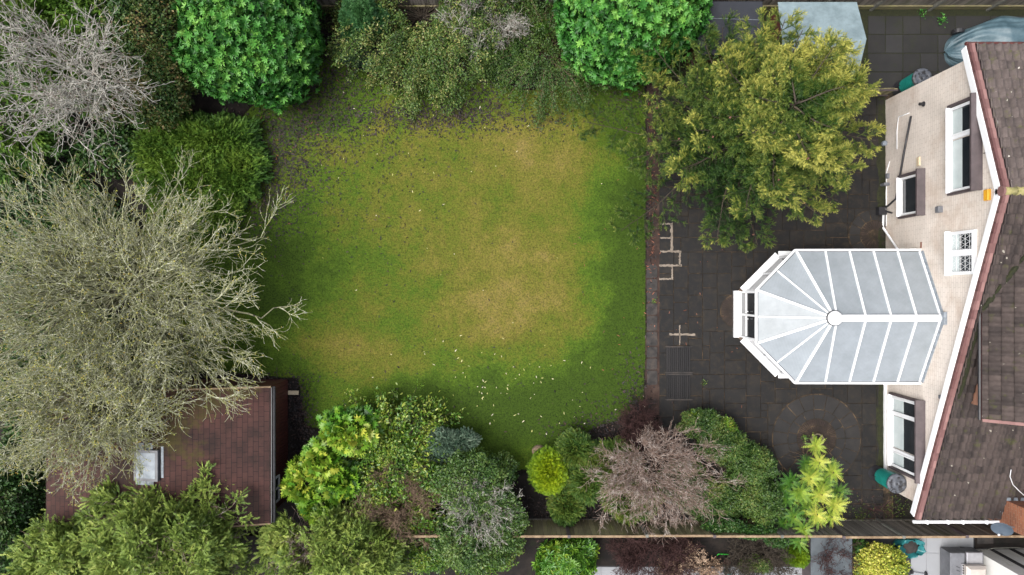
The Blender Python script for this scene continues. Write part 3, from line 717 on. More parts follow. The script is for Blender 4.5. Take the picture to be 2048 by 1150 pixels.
# raised rear roof with its own slope
AX, AZ, SL = 13.84, 4.90, .76; cs = 1 / math.hypot(1, SL); cd = (cs, SL * cs)
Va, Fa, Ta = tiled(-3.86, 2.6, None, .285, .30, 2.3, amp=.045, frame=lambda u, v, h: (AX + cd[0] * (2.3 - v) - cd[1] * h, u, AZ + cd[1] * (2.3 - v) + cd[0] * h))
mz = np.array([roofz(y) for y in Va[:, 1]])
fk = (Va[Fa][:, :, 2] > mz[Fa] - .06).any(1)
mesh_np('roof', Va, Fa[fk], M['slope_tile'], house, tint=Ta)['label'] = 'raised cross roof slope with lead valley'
MB().box(14.3, 15.9, -3.62, 2.4, 2.9, AZ + .1).build('dormer_wall', brickmat('peach_cheek', (.42, .22, .14), (.36, .18, .12), (.3, .18, .13), .3, .16, (1, 2), .006), house)
mb = MB(); mb.bar((AX, -3.9, AZ - .05), (AX, -.55, AZ - .05), .04, .14); mb.bar((AX + .2, -3.9, AZ - .1), (AX + .2, -.6, AZ - .1), .40, .012); mb.build('dark_eaves_board', M['redbrown'], house)
MB().tube([(AX - .05, -3.9, AZ - .03), (AX - .05, -.62, AZ - .03)], .045, 8).build('gutter', M['black'], house)['label'] = 'black gutter under raised roof'
mb = MB(); k = 6
for i in range(k): v = i * 2.3 / k; mb.bar((AX + cd[0] * v, -3.9, AZ + cd[1] * v + .03), (AX + cd[0] * (v + 2.3 / k), -3.9, AZ + cd[1] * (v + 2.3 / k) + .045), .09, .09, (0, 0, 1), rnd.uniform(.3, .9))
mb.build('verge_tiles', M['verge'], house)
vp = []
for i in range(14):
    x = AX - .02 + 1.9 * i / 13; z = AZ + SL * (x - AX)
    y = RY - (RZ - z) / ((RZ - EZ1) / (RY - EY1)); vp.append((x, y, z + .035))
MB().tube(vp, [.075 + .03 * math.sin(i * 2.1) for i in range(14)], 8).build('mossy_valley', M['moss'], house)
mb = MB().tube([tuple(Vector(vp[i]) + Vector((-.02, .05, .05))) for i in range(7, 11)], .055, 6)
mb.build('lead_valley', M['lead'], house)
# soil-coloured moss run below the raised roof
mp = [(AX - .12 + .02 * math.sin(i), -1.0 - i * .22, roofz(-1.0 - i * .22) + .04) for i in range(12)]
MB().tube([(x + .38 * 0 + .12, y, z) for x, y, z in mp], [.05 + .035 * rnd.random() for _ in mp], 7).build('moss_line', M['moss'], house)
# windows -------------------------------------------------------
def window(py0, py1, px0, px1, splits, sill=.1, hood=None, hood_px=None, flank=True, leaded=False, blind=.36, label=None):
    z0, z1 = wz(px0), wz(px1); ya, yb = wy(px0, py0), wy(px0, py1)      # ya > yb
    fx = WX - .05
    mb = MB(); fw = .07
    mb.box(fx - .02, WX - .001, yb, ya, z0, z0 + fw); mb.box(fx - .02, WX - .001, yb, ya, z1 - fw, z1)
    ys = [ya] + [ya + (yb - ya) * s for s in splits] + [yb]
    mb.box(fx - .019, WX - .002, yb, yb + fw, z0 + fw, z1 - fw); mb.box(fx - .019, WX - .002, ya - fw, ya, z0 + fw, z1 - fw)
    for y in ys[1:-1]: mb.box(fx - .018, WX - .003, y - .05, y + .05, z0 + fw, z1 - fw)
    w_ = mb.build('window', M['white'], house)
    if label: w_['label'] = label
    MB().box(WX - sill - .07, WX - .004, yb - .03, ya + .03, z0 - .035, z0 - .001).build('sill', M['white'], w_)
    for i in range(len(ys) - 1):
        a, b = ys[i] - fw * 1.1, ys[i + 1] + fw * 1.1; mg = MB(); mg.box(WX - .012, WX - .004, b, a, z0 + fw + .02, z1 - fw - .02); mg.build('pane', M['glass'], w_)
        if len(ys) > 2 or True:                                          # opening sash frame
            s = MB(); q = .045; zz0, zz1 = z0 + fw, z1 - fw; A, B = ys[i] - fw * .75, ys[i + 1] + fw * .75
            if (ys[i] - ys[i + 1]) < 1.0:
                s.box(fx - .035, fx - .0205, B, A, zz0, zz0 + q); s.box(fx - .035, fx - .0205, B, A, zz1 - q, zz1)
                s.box(fx - .034, fx - .0205, B, B + q, zz0 + q, zz1 - q); s.box(fx - .034, fx - .0205, A - q, A, zz0 + q, zz1 - q); s.build('sash', M['white'], w_)
        if blind:
            MB().box(WX - .0185, WX - .0125, b + .01, a - .01, z0 + fw + .02, z0 + fw + (z1 - z0) * blind).build('net_curtain', M['blind'], w_)
        if leaded:
            L_ = MB(); r_ = .006; x = WX - .022; h0, h1 = z0 + fw + .02, z1 - fw - .02; nr, nc = 5, 3
            for r in range(1, nr): L_.bar((x, b, h0 + (h1 - h0) * r / nr), (x, a, h0 + (h1 - h0) * r / nr), r_ * 1.6, r_)
            for r in range(nr):
                for c in range(nc):
                    za, zb = h0 + (h1 - h0) * r / nr, h0 + (h1 - h0) * (r + 1) / nr; p, q_ = b + (a - b) * c / nc, b + (a - b) * (c + 1) / nc
                    m_ = (p + q_) / 2
                    if r % 2: L_.bar((x, p, za), (x, m_, zb), r_ * 1.3, r_); L_.bar((x, m_, zb), (x, q_, za), r_ * 1.3, r_)
                    else: L_.bar((x, p, zb), (x, m_, za), r_ * 1.3, r_); L_.bar((x, m_, za), (x, q_, zb), r_ * 1.3, r_)
            L_.build('leading', M['white'], w_)
    if hood:
        zt = z1 + .02; m_ = MB()
        m_.add([(WX - hood, yb - .12, zt), (WX - hood, ya + .12, zt), (WX - .002, ya + .12, zt), (WX - .002, yb - .12, zt), (WX - hood, yb - .12, zt + .07), (WX - hood, ya + .12, zt + .07), (WX - .002, ya + .12, zt + .12), (WX - .002, yb - .12, zt + .12)],
               [(0, 1, 2, 3), (4, 7, 6, 5), (0, 4, 5, 1), (1, 5, 6, 2), (3, 2, 6, 7), (0, 3, 7, 4)]); m_.build('hood', M['brownwood'], w_)
        MB().box(WX - .13, WX - .003, ya + .031, ya + .10, z0 - .02, zt - .001).build('side_board', M['brownwood'], w_); MB().box(WX - .13, WX - .003, yb - .10, yb - .031, z0 - .02, zt - .001).build('side_board', M['brownwood'], w_)
    return w_
window(218, 385, 1903, 1959, [.36], hood=.30, label='large upper window under a dark hood')
window(357, 432, 1803, 1846, [], hood=.26, blind=0, label='small ground floor window with dark surround')
window(465, 550, 1902, 1954, [.5], leaded=True, blind=.3, sill=.12, label='upper window with diamond leading')
window(790, 930, 1785, 1846, [.25, .76], hood=.30, label='wide ground floor window with three lights and dark hood')
def onwall(px, py): return WX, wy(px, py), wz(px)
def wpt(px, py, off=.05): X_ = WX - off; return (X_, wy(px, py, X_), wz(px, X_))
# pipes
MB().tube([wpt(1822, 232), wpt(1809, 300), wpt(1792, 397), wpt(1776, 412), wpt(1766, 416, .1)], .036, 10).build('waste_pipe', M['black'], house, True)
MB().tube([wpt(1818, 226, .03), wpt(1797, 234, .03), wpt(1794, 262, .03), wpt(1794, 298, .03)], .016, 8).build('overflow_pipe', M['white2'], house, True)
MB().tube([wpt(1779, 323, .02), wpt(1773, 345, .02), wpt(1772.5, 400, .02), wpt(1772.5, 452, .02)], .016, 8).build('thin_pipe', M['white'], house, True)
mb = MB().tube([wpt(1831, 499, .07), wpt(1797, 501, .07), wpt(1766, 455, .08), wpt(1767, 424, .10)], .042, 10)
mb.build('downpipe', M['white'], house, True)
x_, y_, z_ = wpt(1753, 424, .25); mb = MB().box(x_ - .12, x_ + .16, y_ - .14, y_ + .14, .03, .30); mb.tube([(x_ + .1, y_ + .05, .3), wpt(1771, 418, .09)], .04, 8); mb.tube([(x_ + .1, y_, .25), wpt(1784, 426, .05)], .03, 8)
mb.build('drain_hopper', M['black'], house)
MB().box(WX - .08, WX - .001, gy(944), gy(768), .03, .13).build('plinth_trunking', M['white'], house)
def wbox(name, px, py, hw, hh, dep, mat, lab=None):
    X_, y, z = onwall(px, py); o = MB().slab(-hw, hw, -hh, hh, 0, dep, min(.02, dep / 3)); o.v = [(WX - c, y + a, z + b) for a, b, c in o.v]; r = o.build(name, mat, house)
    if lab: r['label'] = lab
    return r
wbox('alarm_box', 1977, 390, .16, .10, .09, M['yellow'], 'yellow alarm box'); wbox('floodlight', 1882, 419, .10, .10, .14, M['greym'])
wbox('vent_cover', 1838, 323, .15, .08, .05, M['cream']); wbox('meter_box', 1777, 352, .09, .07, .09, M['greym']); wbox('bracket_light', 1775, 369, .05, .15, .2, M['greym'])
wbox('air_brick', 1842, 490, .10, .045, .004, M['orangex']); wbox('security_light', 1886, 794, .06, .07, .12, M['greym'])
X_, y, z = onwall(1848, 208); MB().tube([(WX, y, z), (WX - .16, y, z)], .05, 12).tube([(WX - .001, y, z), (WX - .03, y, z)], .085, 14).build('boiler_flue', M['black'], house)
MB().bar((WX - .01, wy(1974, 305), wz(1968)), (WX - .01, wy(1974, 305), wz(1979)), .03, .02, (0, 1, 0)).build('vent_slot', M['black'], house)
# chimney
chim = MB().box(16.35, 17.4, -7.95, -7.05, .5, 7.6)
ch = chim.build('chimney', M['orange'], house)
mb = MB(); mb.bar((16.30, -7.0, 2.42), (17.4, -7.0, 2.42), .10, .06); mb.bar((16.31, -7.0, 2.42), (16.31, -7.75, 2.14), .10, .05); mb.build('flashing', M['lead'], ch)
MB().box(16.25, 17.5, -8.05, -6.95, 7.6, 7.72).build('chimney_cap', M['concrete'], ch)
# satellite dish
c = P(2004, 1058, 3.2); d = thing('satellite_dish', c, 'dark blue-grey satellite dish beside the orange brick chimney', 'satellite dish')
mb = MB(); n_ = 32; prof = [(.0, -.055), (.12, -.048), (.24, -.02), (.31, .012), (.325, .014), (.325, .004), (.24, -.03), (.0, -.066)]
mb.lathe((0, 0, 0), [(max(r, .002), z) for r, z in prof], n_)
rot = Matrix.Rotation(math.radians(-38), 3, 'Y') @ Matrix.Rotation(math.radians(38), 3, 'X')
mb.v = [tuple(rot @ Vector((x * .92, y, z)) + Vector(c)) for x, y, z in mb.v]; mb.build('reflector', M['dish'], d, True)
mb = MB(); e = rot @ Vector((0, 0, .34)) + Vector(c) + Vector((-.1, .1, 0)); mb.tube([tuple(Vector(c) + rot @ Vector((0, -.3, 0))), tuple(e)], .012, 6); mb.build('feed_arm', M['greym'], d)
MB().tube([tuple(e), tuple(e + Vector((-.03, .02, .07)))], .03, 10).build('receiver', M['white2'], d)
MB().tube([tuple(Vector(c) - rot @ Vector((0, 0, .06))), (c[0] + .15, c[1] + .08, c[2] - .15), (16.34, -7.8, 2.8)], .02, 8).build('mount', M['greym'], d)
# cable lying on the roof
kp = []
for px, py in ((2022, 938), (2020, 952), (2026, 968), (2040, 982), (2056, 996)):
    X0_ = (px - 1024) / FP; y = -6.0
    for _ in range(12): y = (575 - py) / FP * (HC - roofz(y) - .07)
    kp.append((X0_ * (HC - roofz(y) - .15), y, roofz(y) + .15))
tag(MB().tube(kp, .012, 6).build('roof_cable', M['white2']), 'pale cable lying on the lower brown roof slope near the chimney', 'cable')
# ------------------------------------------------------------------ conservatory
cons = thing('conservatory', (11, -.98, 0), 'white conservatory with grey polycarbonate roof and bay end standing on the dark patio', 'conservatory')
CE, CR = 2.2, 3.34; CYt, CYb, CYr = 1.20, -3.14, -.97
HX = 10.22; EX = 9.49; FX = 8.22; FYt, FYb = -.10, -1.84
RX1 = WX - .02
# roof plan vertices at eaves
eave = [(WX, CYt), (EX, CYt), (FX, FYt), (FX, FYb), (EX, CYb), (WX, CYb)]
hub = (HX, CYr, CR)
# dwarf wall + sill + frames per side
wall_pts = [(WX, CYt - .06), (EX + .03, CYt - .06), (FX + .05, FYt - .02), (FX + .05, FYb + .02), (EX + .03, CYb + .06), (WX, CYb + .06)]
for i in range(5):
    a = Vector((*wall_pts[i], 0)); b = Vector((*wall_pts[i + 1], 0)); D = (b - a).normalized(); Nn = Vector((D.y, -D.x, 0))
    cen = Vector((11, -.97, 0)) - a
    if Nn.dot(cen) > 0: Nn = -Nn
    L = (b - a).length
    isf = i == 2
    if not isf:
        w_ = MB(); o = -Nn * .10; w_.bar(a + o + Vector((0, 0, .29)), b + o + Vector((0, 0, .29)), .22, .56); w_.build('dwarf_wall', M['dwarf'] if i in (1, 3) else M['dwarf'], cons)
        s_ = MB(); o = Nn * .0; s_.bar(a + o + Vector((0, 0, .60)), b + o + Vector((0, 0, .60)), .32, .05); s_.build('sill', M['white'], cons)
        zb = .63
    else:
        s_ = MB(); s_.bar(a + Vector((0, 0, .08)) + Nn * .08, b + Vector((0, 0, .08)) + Nn * .08, .20, .12); s_.build('door_step', M['white'], cons); zb = .16
    f = MB(); o = -Nn * .06
    nd = {0: 4, 4: 4}.get(i, 2)
    f.bar(a + o + Vector((0, 0, zb + .035)), b + o + Vector((0, 0, zb + .035)), .07, .07)
    f.bar(a + o + Vector((0, 0, CE - .10)), b + o + Vector((0, 0, CE - .10)), .07, .10)
    for k in range(nd + 1):
        p = a + D * (.04 + (L - .08) * k / nd) + o; f.bar(p + Vector((0, 0, zb + .07)), p + Vector((0, 0, CE - .15)), .085, .068, D)
    ht = 1.75 if not isf else 1.72
    for k in range(nd):
        p, q_ = a + D * (.09 + (L - .08) * k / nd) + o, a + D * (-.01 + (L - .08) * (k + 1) / nd) + o
        f.bar(p + Vector((0, 0, ht)), q_ + Vector((0, 0, ht)), .06, .07)
        if isf: f.bar(p + Vector((0, 0, .75)), q_ + Vector((0, 0, .75)), .06, .07)
    fr = f.build('window_frame' if not isf else 'door_frame', M['white'], cons)
    g = MB(); o2 = -Nn * .068; g.bar(a + D * .06 + o2 + Vector((0, 0, (zb + CE) / 2)), b - D * .06 + o2 + Vector((0, 0, (zb + CE) / 2)), .012, CE - zb - .2); g.build('glazing', M['glass'], fr)
    if isf:
        for s in (-.13, .13): m_ = (a + b) / 2 + D * s + Nn * .01; MB().bar(m_ + Vector((0, 0, .95)), m_ + Vector((0, 0, 1.12)), .02, .03, D).build('door_handle', M['white'], fr)
# roof panels: gable part both sides, hip facets to hub
def panel(pts, mat, parent=cons, th=.03):
    pts = [Vector(p) for p in pts]; n_ = (pts[1] - pts[0]).cross(pts[2] - pts[0]).normalized()
    if n_.z < 0: n_ = -n_
    k = len(pts); MB().add([p - n_ * th / 2 for p in pts] + [p + n_ * th / 2 for p in pts], [tuple(range(k))[::-1], tuple(range(k, 2 * k))] + [(i, (i + 1) % k, k + (i + 1) % k, k + i) for i in range(k)]).build('roof_panel', mat, parent)
# glazing bars on the straight slopes: photo columns at eaves
topx = [EX, 10.75, 11.46, 12.26, 13.02]          # filled below
eb = [1592, 1650, 1698, 1746, 1794, 1840]
ebx = [(p - 1024) * (HC - CE) / FP for p in eb]; ebx[0] = EX; ebx[-1] = RX1
rb = [1682, 1731, 1782, 1833, 1882]
rbx = [HX + .08] + [(p - 1024) * (HC - CR) / FP for p in rb[1:]]; rbx[-1] = RX1
bars = MB()
for s, Ye in ((1, CYt), (-1, CYb)):
    E = [Vector((x, Ye, CE)) for x in ebx]; Rr = [Vector((x, CYr, CR)) for x in rbx]
    panel([E[0], E[1], Rr[0], Vector(hub)], M['poly'])
    for k in range(1, 5): panel([E[k], E[k + 1], Rr[k], Rr[k - 1]], M['poly'])
    for k in range(0, 5): a, b = (E[0], Vector(hub)) if k == 0 else (E[k], Rr[k - 1]); bars.bar(a + Vector((0, 0, .035)), b + Vector((0, 0, .035)), .075 if k == 0 else .055, .05)
    bars.bar(E[5] + Vector((-.03, 0, .035)), Rr[4] + Vector((-.03, 0, .035)), .09, .05)
front = [Vector((FX, FYt, CE)), Vector((FX, FYb, CE))]
cu, cl = Vector((EX, CYt, CE)), Vector((EX, CYb, CE)); H_ = Vector(hub)
mu, ml, mf = (cu + front[0]) / 2, (cl + front[1]) / 2, (front[0] + front[1]) / 2
for a, b, mt in ((cu, mu, 'poly'), (mu, front[0], 'poly'), (front[0], mf, 'poly_lit'), (mf, front[1], 'poly_lit'), (front[1], ml, 'poly'), (ml, cl, 'poly')): panel([a, b, H_], M[mt])
for a, w_ in ((mu, .045), (front[0], .07), (mf, .045), (front[1], .07), (ml, .045)): bars.bar(a + Vector((0, 0, .035)), H_ + Vector((0, 0, .035)), w_, .05)
bars.build('glazing_bars', M['white'], cons)
mb = MB(); mb.bar((HX, CYr, CR + .06), (RX1, CYr, CR + .06), .21, .07); mb.bar((HX, CYr, CR + .11), (RX1, CYr, CR + .11), .08, .05); mb.build('ridge_beam', M['white'], cons)
MB().lathe((HX, CYr, CR + .0), [(.23, 0), (.23, .10), (.2, .14), (.12, .17), (.02, .18)], 28).build('hub_cap', M['white'], cons, True)
MB().lathe((HX, CYr, CR + .0), [(.25, 0), (.25, .06), (.232, .062)], 28).build('hub_seal', M['black'], cons)
g = MB(); s_ = MB()
off = .06
ep = [Vector((*p, CE - .03)) for p in eave]; c0 = Vector((11, CYr, CE - .03))
out = []
for i, p in enumerate(ep):
    v = Vector((p.x - 11, p.y - CYr, 0)).normalized() if i not in (0, 5) else Vector((0, 1 if i == 0 else -1, 0)); out.append(p + v * off)
for i in range(5):
    g.bar(out[i], out[i + 1], .07, .07); s_.bar(ep[i] + Vector((0, 0, .022)), ep[i + 1] + Vector((0, 0, .022)), .03, .05)
g.build('gutter', M['white'], cons); s_.build('gutter_shadow_line', M['black'], cons)  # black strip draws the shadow line between roof panels and gutter
# flashing against the wall
mb = MB()
for s, Ye in ((1, CYt), (-1, CYb)): mb.bar((WX - .02, Ye, CE + .09), (WX - .02, CYr, CR + .09), .05, .12)
mb.box(WX - .10, WX - .003, CYr - .2, CYr + .2, CR + .10, CR + .24)
mb.build('wall_flashing', M['lead'], cons)

# ------------------------------------------------------------------ fences
def boards(mb, x0, x1, y, z0, z1, bw, gap=.012, th=.02, lap=True):
    x = x0
    while x < x1 - .02:
        w_ = min(bw * rnd.uniform(.9, 1.1), x1 - x); dy = (.012 if lap and rnd.random() < .5 else 0)
        mb.box(x + gap / 2, x + w_ - gap / 2, y - th / 2 + dy, y + th / 2 + dy, z0 + rnd.uniform(-.01, .02), z1 - rnd.uniform(0, .03), rnd.random()); x += w_
fn = thing('timber_fence', (gx(1600), gy(1037), 0), 'long weathered timber fence with capping rail along the neighbour side of the garden', 'fence')
FY = gy(1038.0); FH = 1.72
fxs = [-6.5, -3.9, gx(1130), 4.6, 6.9, 9.2, 11.3, 13.35, 15.5, 17.7, 20]
fyo = [0, 0, 0, .02, .0, -.0, -.03, -.02, .0, -.01, .01]
for i in range(len(fxs) - 1):
    mb = MB(); xm = fxs[i]; boards(mb, xm + .06, fxs[i + 1] - .06, FY + fyo[i], .12, FH, .15 if xm < 9 else .10); mb.build('panel', M['fence'] if xm < 9.1 else M['fence_grey'], fn)
    MB().box(xm + .05, fxs[i + 1] - .05, FY + fyo[i] - .04, FY + fyo[i] + .035, FH - .005, FH + .035).build('capping_rail', M['rail'], fn)
    MB().box(xm + .06, fxs[i + 1] - .06, FY + fyo[i] - .02, FY + fyo[i] + .03, 0, .119).build('gravel_board', M['fence_grey'], fn)
for i, x in enumerate(fxs): MB().box(x - .05, x + .05, FY + fyo[min(i, 9)] - .05, FY + fyo[min(i, 9)] + .05, 0, FH + .06).build('post', M['concrete'] if i % 2 else M['brownwood'], fn)
fn = thing('boundary_fence', (gx(1780), gy(24), 0), 'tall boarded boundary fence with concrete posts along the far side of the side path', 'fence')
FY2 = gy(20)
ps = [-13, -10.2, -7.4, -4.6, -1.8, .95, 3.7, 6.45, gx(1640), gx(1741), gx(1858), gx(1974), 20.2]
for i in range(len(ps) - 1):
    mb = MB(); boards(mb, ps[i] + .06, ps[i + 1] - .06, FY2 + .05, .32, 1.8, .10); mb.build('panel', M['fence_grey'], fn)
    MB().box(ps[i] + .06, ps[i + 1] - .06, FY2 + .02, FY2 + .07, 0, .28).build('gravel_board', M['fence'], fn)
    MB().box(ps[i] + .06, ps[i + 1] - .06, FY2 - .01, FY2 + .037, .28, .34).build('rail', M['fence'], fn)
for x in ps: MB().box(x - .05, x + .05, FY2 - .05, FY2 + .06, 0, 1.9).build('post', M['concrete'], fn)
# gate between path and patio
gt = thing('side_gate', (13.3, 7.0, 0), 'short mossy timber gate against the house corner beside the spruce', 'gate')
mb = MB(); boards(mb, 12.4, 13.6, 7.0, .05, 1.0, .12); mb.build('boards', M['fence'], gt); MB().box(12.3, 13.62, 6.95, 6.985, .85, .93).box(12.3, 13.62, 6.95, 6.985, .2, .28).build('rail', M['brownwood'], gt)
MB().box(12.2, 12.3, 6.93, 7.03, 0, 1.1).build('post', M['fence'], gt)

# ------------------------------------------------------------------ sheds and outbuilding
sh = thing('garden_shed', P(1640, 70), 'red-brown timber shed with grey-blue felt roof by the boundary fence', 'shed')
# roof ridge runs along x; measured corners: top-left (1568,5) bottom... right end (1735,75)
x0, x1 = P(1565, 30, 2.1)[0] + .1, P(1722, 30, 2.2)[0]; ztop = 2.35; zev = 1.95
yr = (575 - 78) * (HC - ztop) / FP; ya = (575 - 4) * (HC - zev) / FP; yb = (575 - 160) * (HC - zev) / FP
xl, xr = 8.98, P(1733, 80, ztop)[0]
xr2 = P(1718, 160, zev)[0]
MB().prism([(xl + .12, yb + .12), (xr - .18, yb + .12), (xr - .18, ya - .1), (xl + .12, ya - .1)], 0, zev - .04).build('walls', M['redbrown'], sh)
mb = MB(); t = .035
for yy in (ya, yb):
    mb.add([(xl, yr, ztop), (xr, yr, ztop), (xr - .12, yy, zev), (xl, yy, zev), (xl, yr, ztop - t), (xr, yr, ztop - t), (xr - .12, yy, zev - t), (xl, yy, zev - t)],
           [(0, 1, 2, 3), (7, 6, 5, 4), (0, 3, 7, 4), (1, 5, 6, 2), (3, 2, 6, 7)])
rf = mb.build('roof', M['felt'], sh)
MB().add([(xl + .12, yb + .12, zev - .05), (xl + .12, ya - .1, zev - .05), (xl + .12, yr, ztop - .04)], [(0, 1, 2)]).add([(xr - .18, yb + .12, zev - .05), (xr - .18, ya - .1, zev - .05), (xr - .18, yr, ztop - .04)], [(0, 1, 2)]).build('gable', M['redbrown'], sh)
MB().add([(xl + .3, yr - .35, ztop - .060), (xr - .1, yr - .38, ztop - .063), (xr - .1, yr + .01, ztop + .006), (xl + .3, yr + .01, ztop + .006)], [(0, 1, 2, 3)])
sh2 = thing('low_shed', P(1465, 40), 'low shed with dark slate-coloured flat roof between laurel and spruce', 'shed')
ax, ay = P(1395, 0, 1.7)[0], P(0, 2, 1.7)[1]; bx, by = P(1526, 0, 1.7)[0], P(0, 110, 1.7)[1]
MB().box(ax + .06, bx - .06, by + .06, ay - .06, 0, 1.6).build('walls', M['redbrown'], sh2)
MB().slab(ax, bx, by, ay, 1.62, 1.70, .02).build('roof', M['felt_dark'], sh2)
MB().bar((ax + .2, P(0, 36, 1.7)[1], 1.705), (bx - .05, P(0, 40, 1.7)[1], 1.705), .012, .006).build('roof_seam', M['lead'], sh2)

ob = thing('outbuilding', (-11.2, -5.6, 0), 'outbuilding with red-brown shingle roof and small rooflight under the bare tree', 'outbuilding')
OE, OR = 2.25, 2.95; xe0, xe1, xr_ = (92 - 1024) * (HC - OE) / FP, (541 - 1024) * (HC - OE) / FP, (337 - 1024) * (HC - OR) / FP
ys0, ys1 = (575 - 775) * (HC - OE) / FP, (575 - 1046) * (HC - OE) / FP
nn = 40; V = []; F = []; Tn = []
for (xa, za, xb, zb) in ((xr_, OR, xe1, OE), (xr_, OR, xe0, OE)):
    o = len(V)
    for i in range(nn + 1):
        for j in range(nn + 1):
            u, v = i / nn, j / nn; x = xa + (xb - xa) * u; y = ys0 + (ys1 - ys0) * v; V.append((x, y, za + (zb - za) * u))
            px = 1024 + x * FP / (HC - OE); py = 575 - y * FP / (HC - OE)
            Tn.append(float(np.clip(blobs(np.array([px]), np.array([py]), [(400, 790, 110, 60, .95), (345, 830, 60, 80, .8), (410, 910, 60, 40, .65), (480, 780, 60, 14, .8), (290, 960, 60, 60, .6), (200, 830, 100, 60, .8)])[0] + .25, 0, 1.1)))
    fl = xb > xa
    for i in range(nn):
        for j in range(nn): q = (o + i * (nn + 1) + j, o + (i + 1) * (nn + 1) + j, o + (i + 1) * (nn + 1) + j + 1, o + i * (nn + 1) + j + 1); F.append(q[::-1] if fl else q)
obr = mesh_np('roof', np.array(V), np.array(F), M['shingle'], ob, tint=np.array(Tn))
for a, b in (((xr_, ys0, OR), (xe1, ys0, OE)), ((xr_, ys0, OR), (xe0, ys0, OE)), ((xr_, ys1, OR), (xe1, ys1, OE)), ((xr_, ys1, OR), (xe0, ys1, OE))):
    s = 1 if a[1] == ys0 else -1; MB().bar((a[0], a[1] + .02 * s, a[2] - .05), (b[0], b[1] + .02 * s, b[2] - .05), .05, .14).build('verge_board', M['rail'], ob)
mb = MB().bar((xe1 + .03, ys0, OE - .06), (xe1 + .03, ys1, OE - .06), .03, .12); mb.build('fascia', M['black'], ob)
MB().tube([(xe1 + .10, ys0 + .03, OE - .06), (xe1 + .10, ys1, OE - .08)], .05, 8).build('gutter', M['black'], ob)
wx = gx(575); MB().prism([(xe0 + .2, ys1 + .12), (wx, ys1 + .12), (wx, ys0 - .03), (xe0 + .2, ys0 - .03)], -.02, OE - .14).build('wall', M['redbrown'], ob)
mb = MB()
y = ys1 + .12
while y < ys0 - .1: mb.box(wx + .001, wx + .022, y + .008, y + .112, .02, OE - .16, rnd.random()); y += .12
mb.build('cladding', M['redbrown'], ob)
zy = gy(958); wn = MB(); X_ = wx + .025; wn.box(X_, X_ + .04, zy - .45, zy + .45, 1.0, 1.06); wn.box(X_, X_ + .04, zy - .45, zy + .45, 1.9, 1.96)
for q in (-.45, 0, .39): wn.box(X_, X_ + .039, zy + q, zy + q + .06, 1.06, 1.9)
wn = wn.build('window', M['white2'], ob); MB().box(X_ + .002, X_ + .012, zy - .4, zy + .4, 1.05, 1.91).build('pane', M['glass'], wn)
mb = MB(); skx0, skx1 = P(266, 0, 2.95)[0], P(318, 0, 2.95)[0]; sy0, sy1 = P(0, 962, 2.95)[1], P(0, 900, 2.95)[1]
def rz_(x): return OR + (OE - OR) * (xr_ - x) / (xr_ - xe0)
tilt = lambda x: rz_(x)
mb.add([(skx0, sy0, tilt(skx0)), (skx1, sy0, tilt(skx1)), (skx1, sy1, tilt(skx1)), (skx0, sy1, tilt(skx0)), (skx0, sy0, tilt(skx0) + .14), (skx1, sy0, tilt(skx1) + .14), (skx1, sy1, tilt(skx1) + .14), (skx0, sy1, tilt(skx0) + .14)],
       [(4, 5, 6, 7), (0, 1, 5, 4), (1, 2, 6, 5), (2, 3, 7, 6), (3, 0, 4, 7)])
rl = mb.build('rooflight', M['greym'], ob)
c_ = .09; a, b = skx0 + c_, skx1 - c_
MB().add([(a, sy0 + c_, tilt(a) + .145), (b, sy0 + c_, tilt(b) + .145), (b, sy1 - c_, tilt(b) + .145), (a, sy1 - c_, tilt(a) + .145)], [(0, 1, 2, 3)]).build('pane', mk('pale_rooflight_pane', [(.17, .20, .23), (.30, .34, .37)], 2, .15, 0), rl)
mb = MB()
for q in (0, .32): mb.add([(skx0 + q, sy1 + .0, tilt(skx0 + q) + .02), (skx0 + q + .28, sy1, tilt(skx0 + q + .28) + .02), (skx0 + q + .28, sy1 + .2, tilt(skx0 + q + .28) + .015), (skx0 + q, sy1 + .2, tilt(skx0 + q) + .015)], [(0, 1, 2, 3)])
mb.add([(skx0, sy0 - .16, tilt(skx0) + .02), (skx1 - .2, sy0 - .16, tilt(skx1 - .2) + .02), (skx1 - .2, sy0, tilt(skx1 - .2) + .03), (skx0, sy0, tilt(skx0) + .03)], [(0, 1, 2, 3)])
mb.add([(skx1 + .05, sy0 + .1, tilt(skx1 + .05) + .02), (skx1 + .14, sy0 + .1, tilt(skx1 + .14) + .02), (skx1 + .14, sy1 + .12, tilt(skx1 + .14) + .02), (skx1 + .05, sy1 + .12, tilt(skx1 + .05) + .02)], [(0, 1, 2, 3)])
mb.build('flashing', M['lead'], rl)
tag(MB().slab(gx(577), gx(598), gy(789), gy(781), .0, .07, .005).build('timber_offcut', M['cream']), 'pale cut timber block on the soil beside the outbuilding corner', 'timber')

# neighbour's buildings
nbf = thing('flat_roof_store', P(1662, 1110), 'low store with blue-grey flat roof beyond the timber fence', 'shed')
ax, bx = P(1622, 0, .9)[0], P(1705, 0, .9)[0]; ty, by = FY - .35, P(0, 1200, .9)[1]
MB().box(ax + .05, bx - .05, by, ty - .05, 0, .84).build('walls', M['brownwood'], nbf); MB().slab(ax, bx, by - .02, ty, .85, .9, .015).build('roof', M['felt_nb'], nbf)
nb = thing('neighbour_house', (17.5, -11, 0), 'white rendered neighbour building with black framed wall in the photo corner', 'house')
NX, NY = gx(1946), gy(1098)
MB().box(NX, 24, -18, NY, 0, 3.0).build('wall', M['render'], nb)
mb = MB()
for x in (NX + .55, NX + 1.3, NX + 2.1, NX + 2.9): mb.box(x, x + .11, NY + .001, NY + .05, .0, 2.9)
mb.build('black_mullion', M['black'], nb)
MB().box(NX + .0, 24, NY + .052, NY + .09, 2.75, 2.95).build('fascia', M['black'], nb)
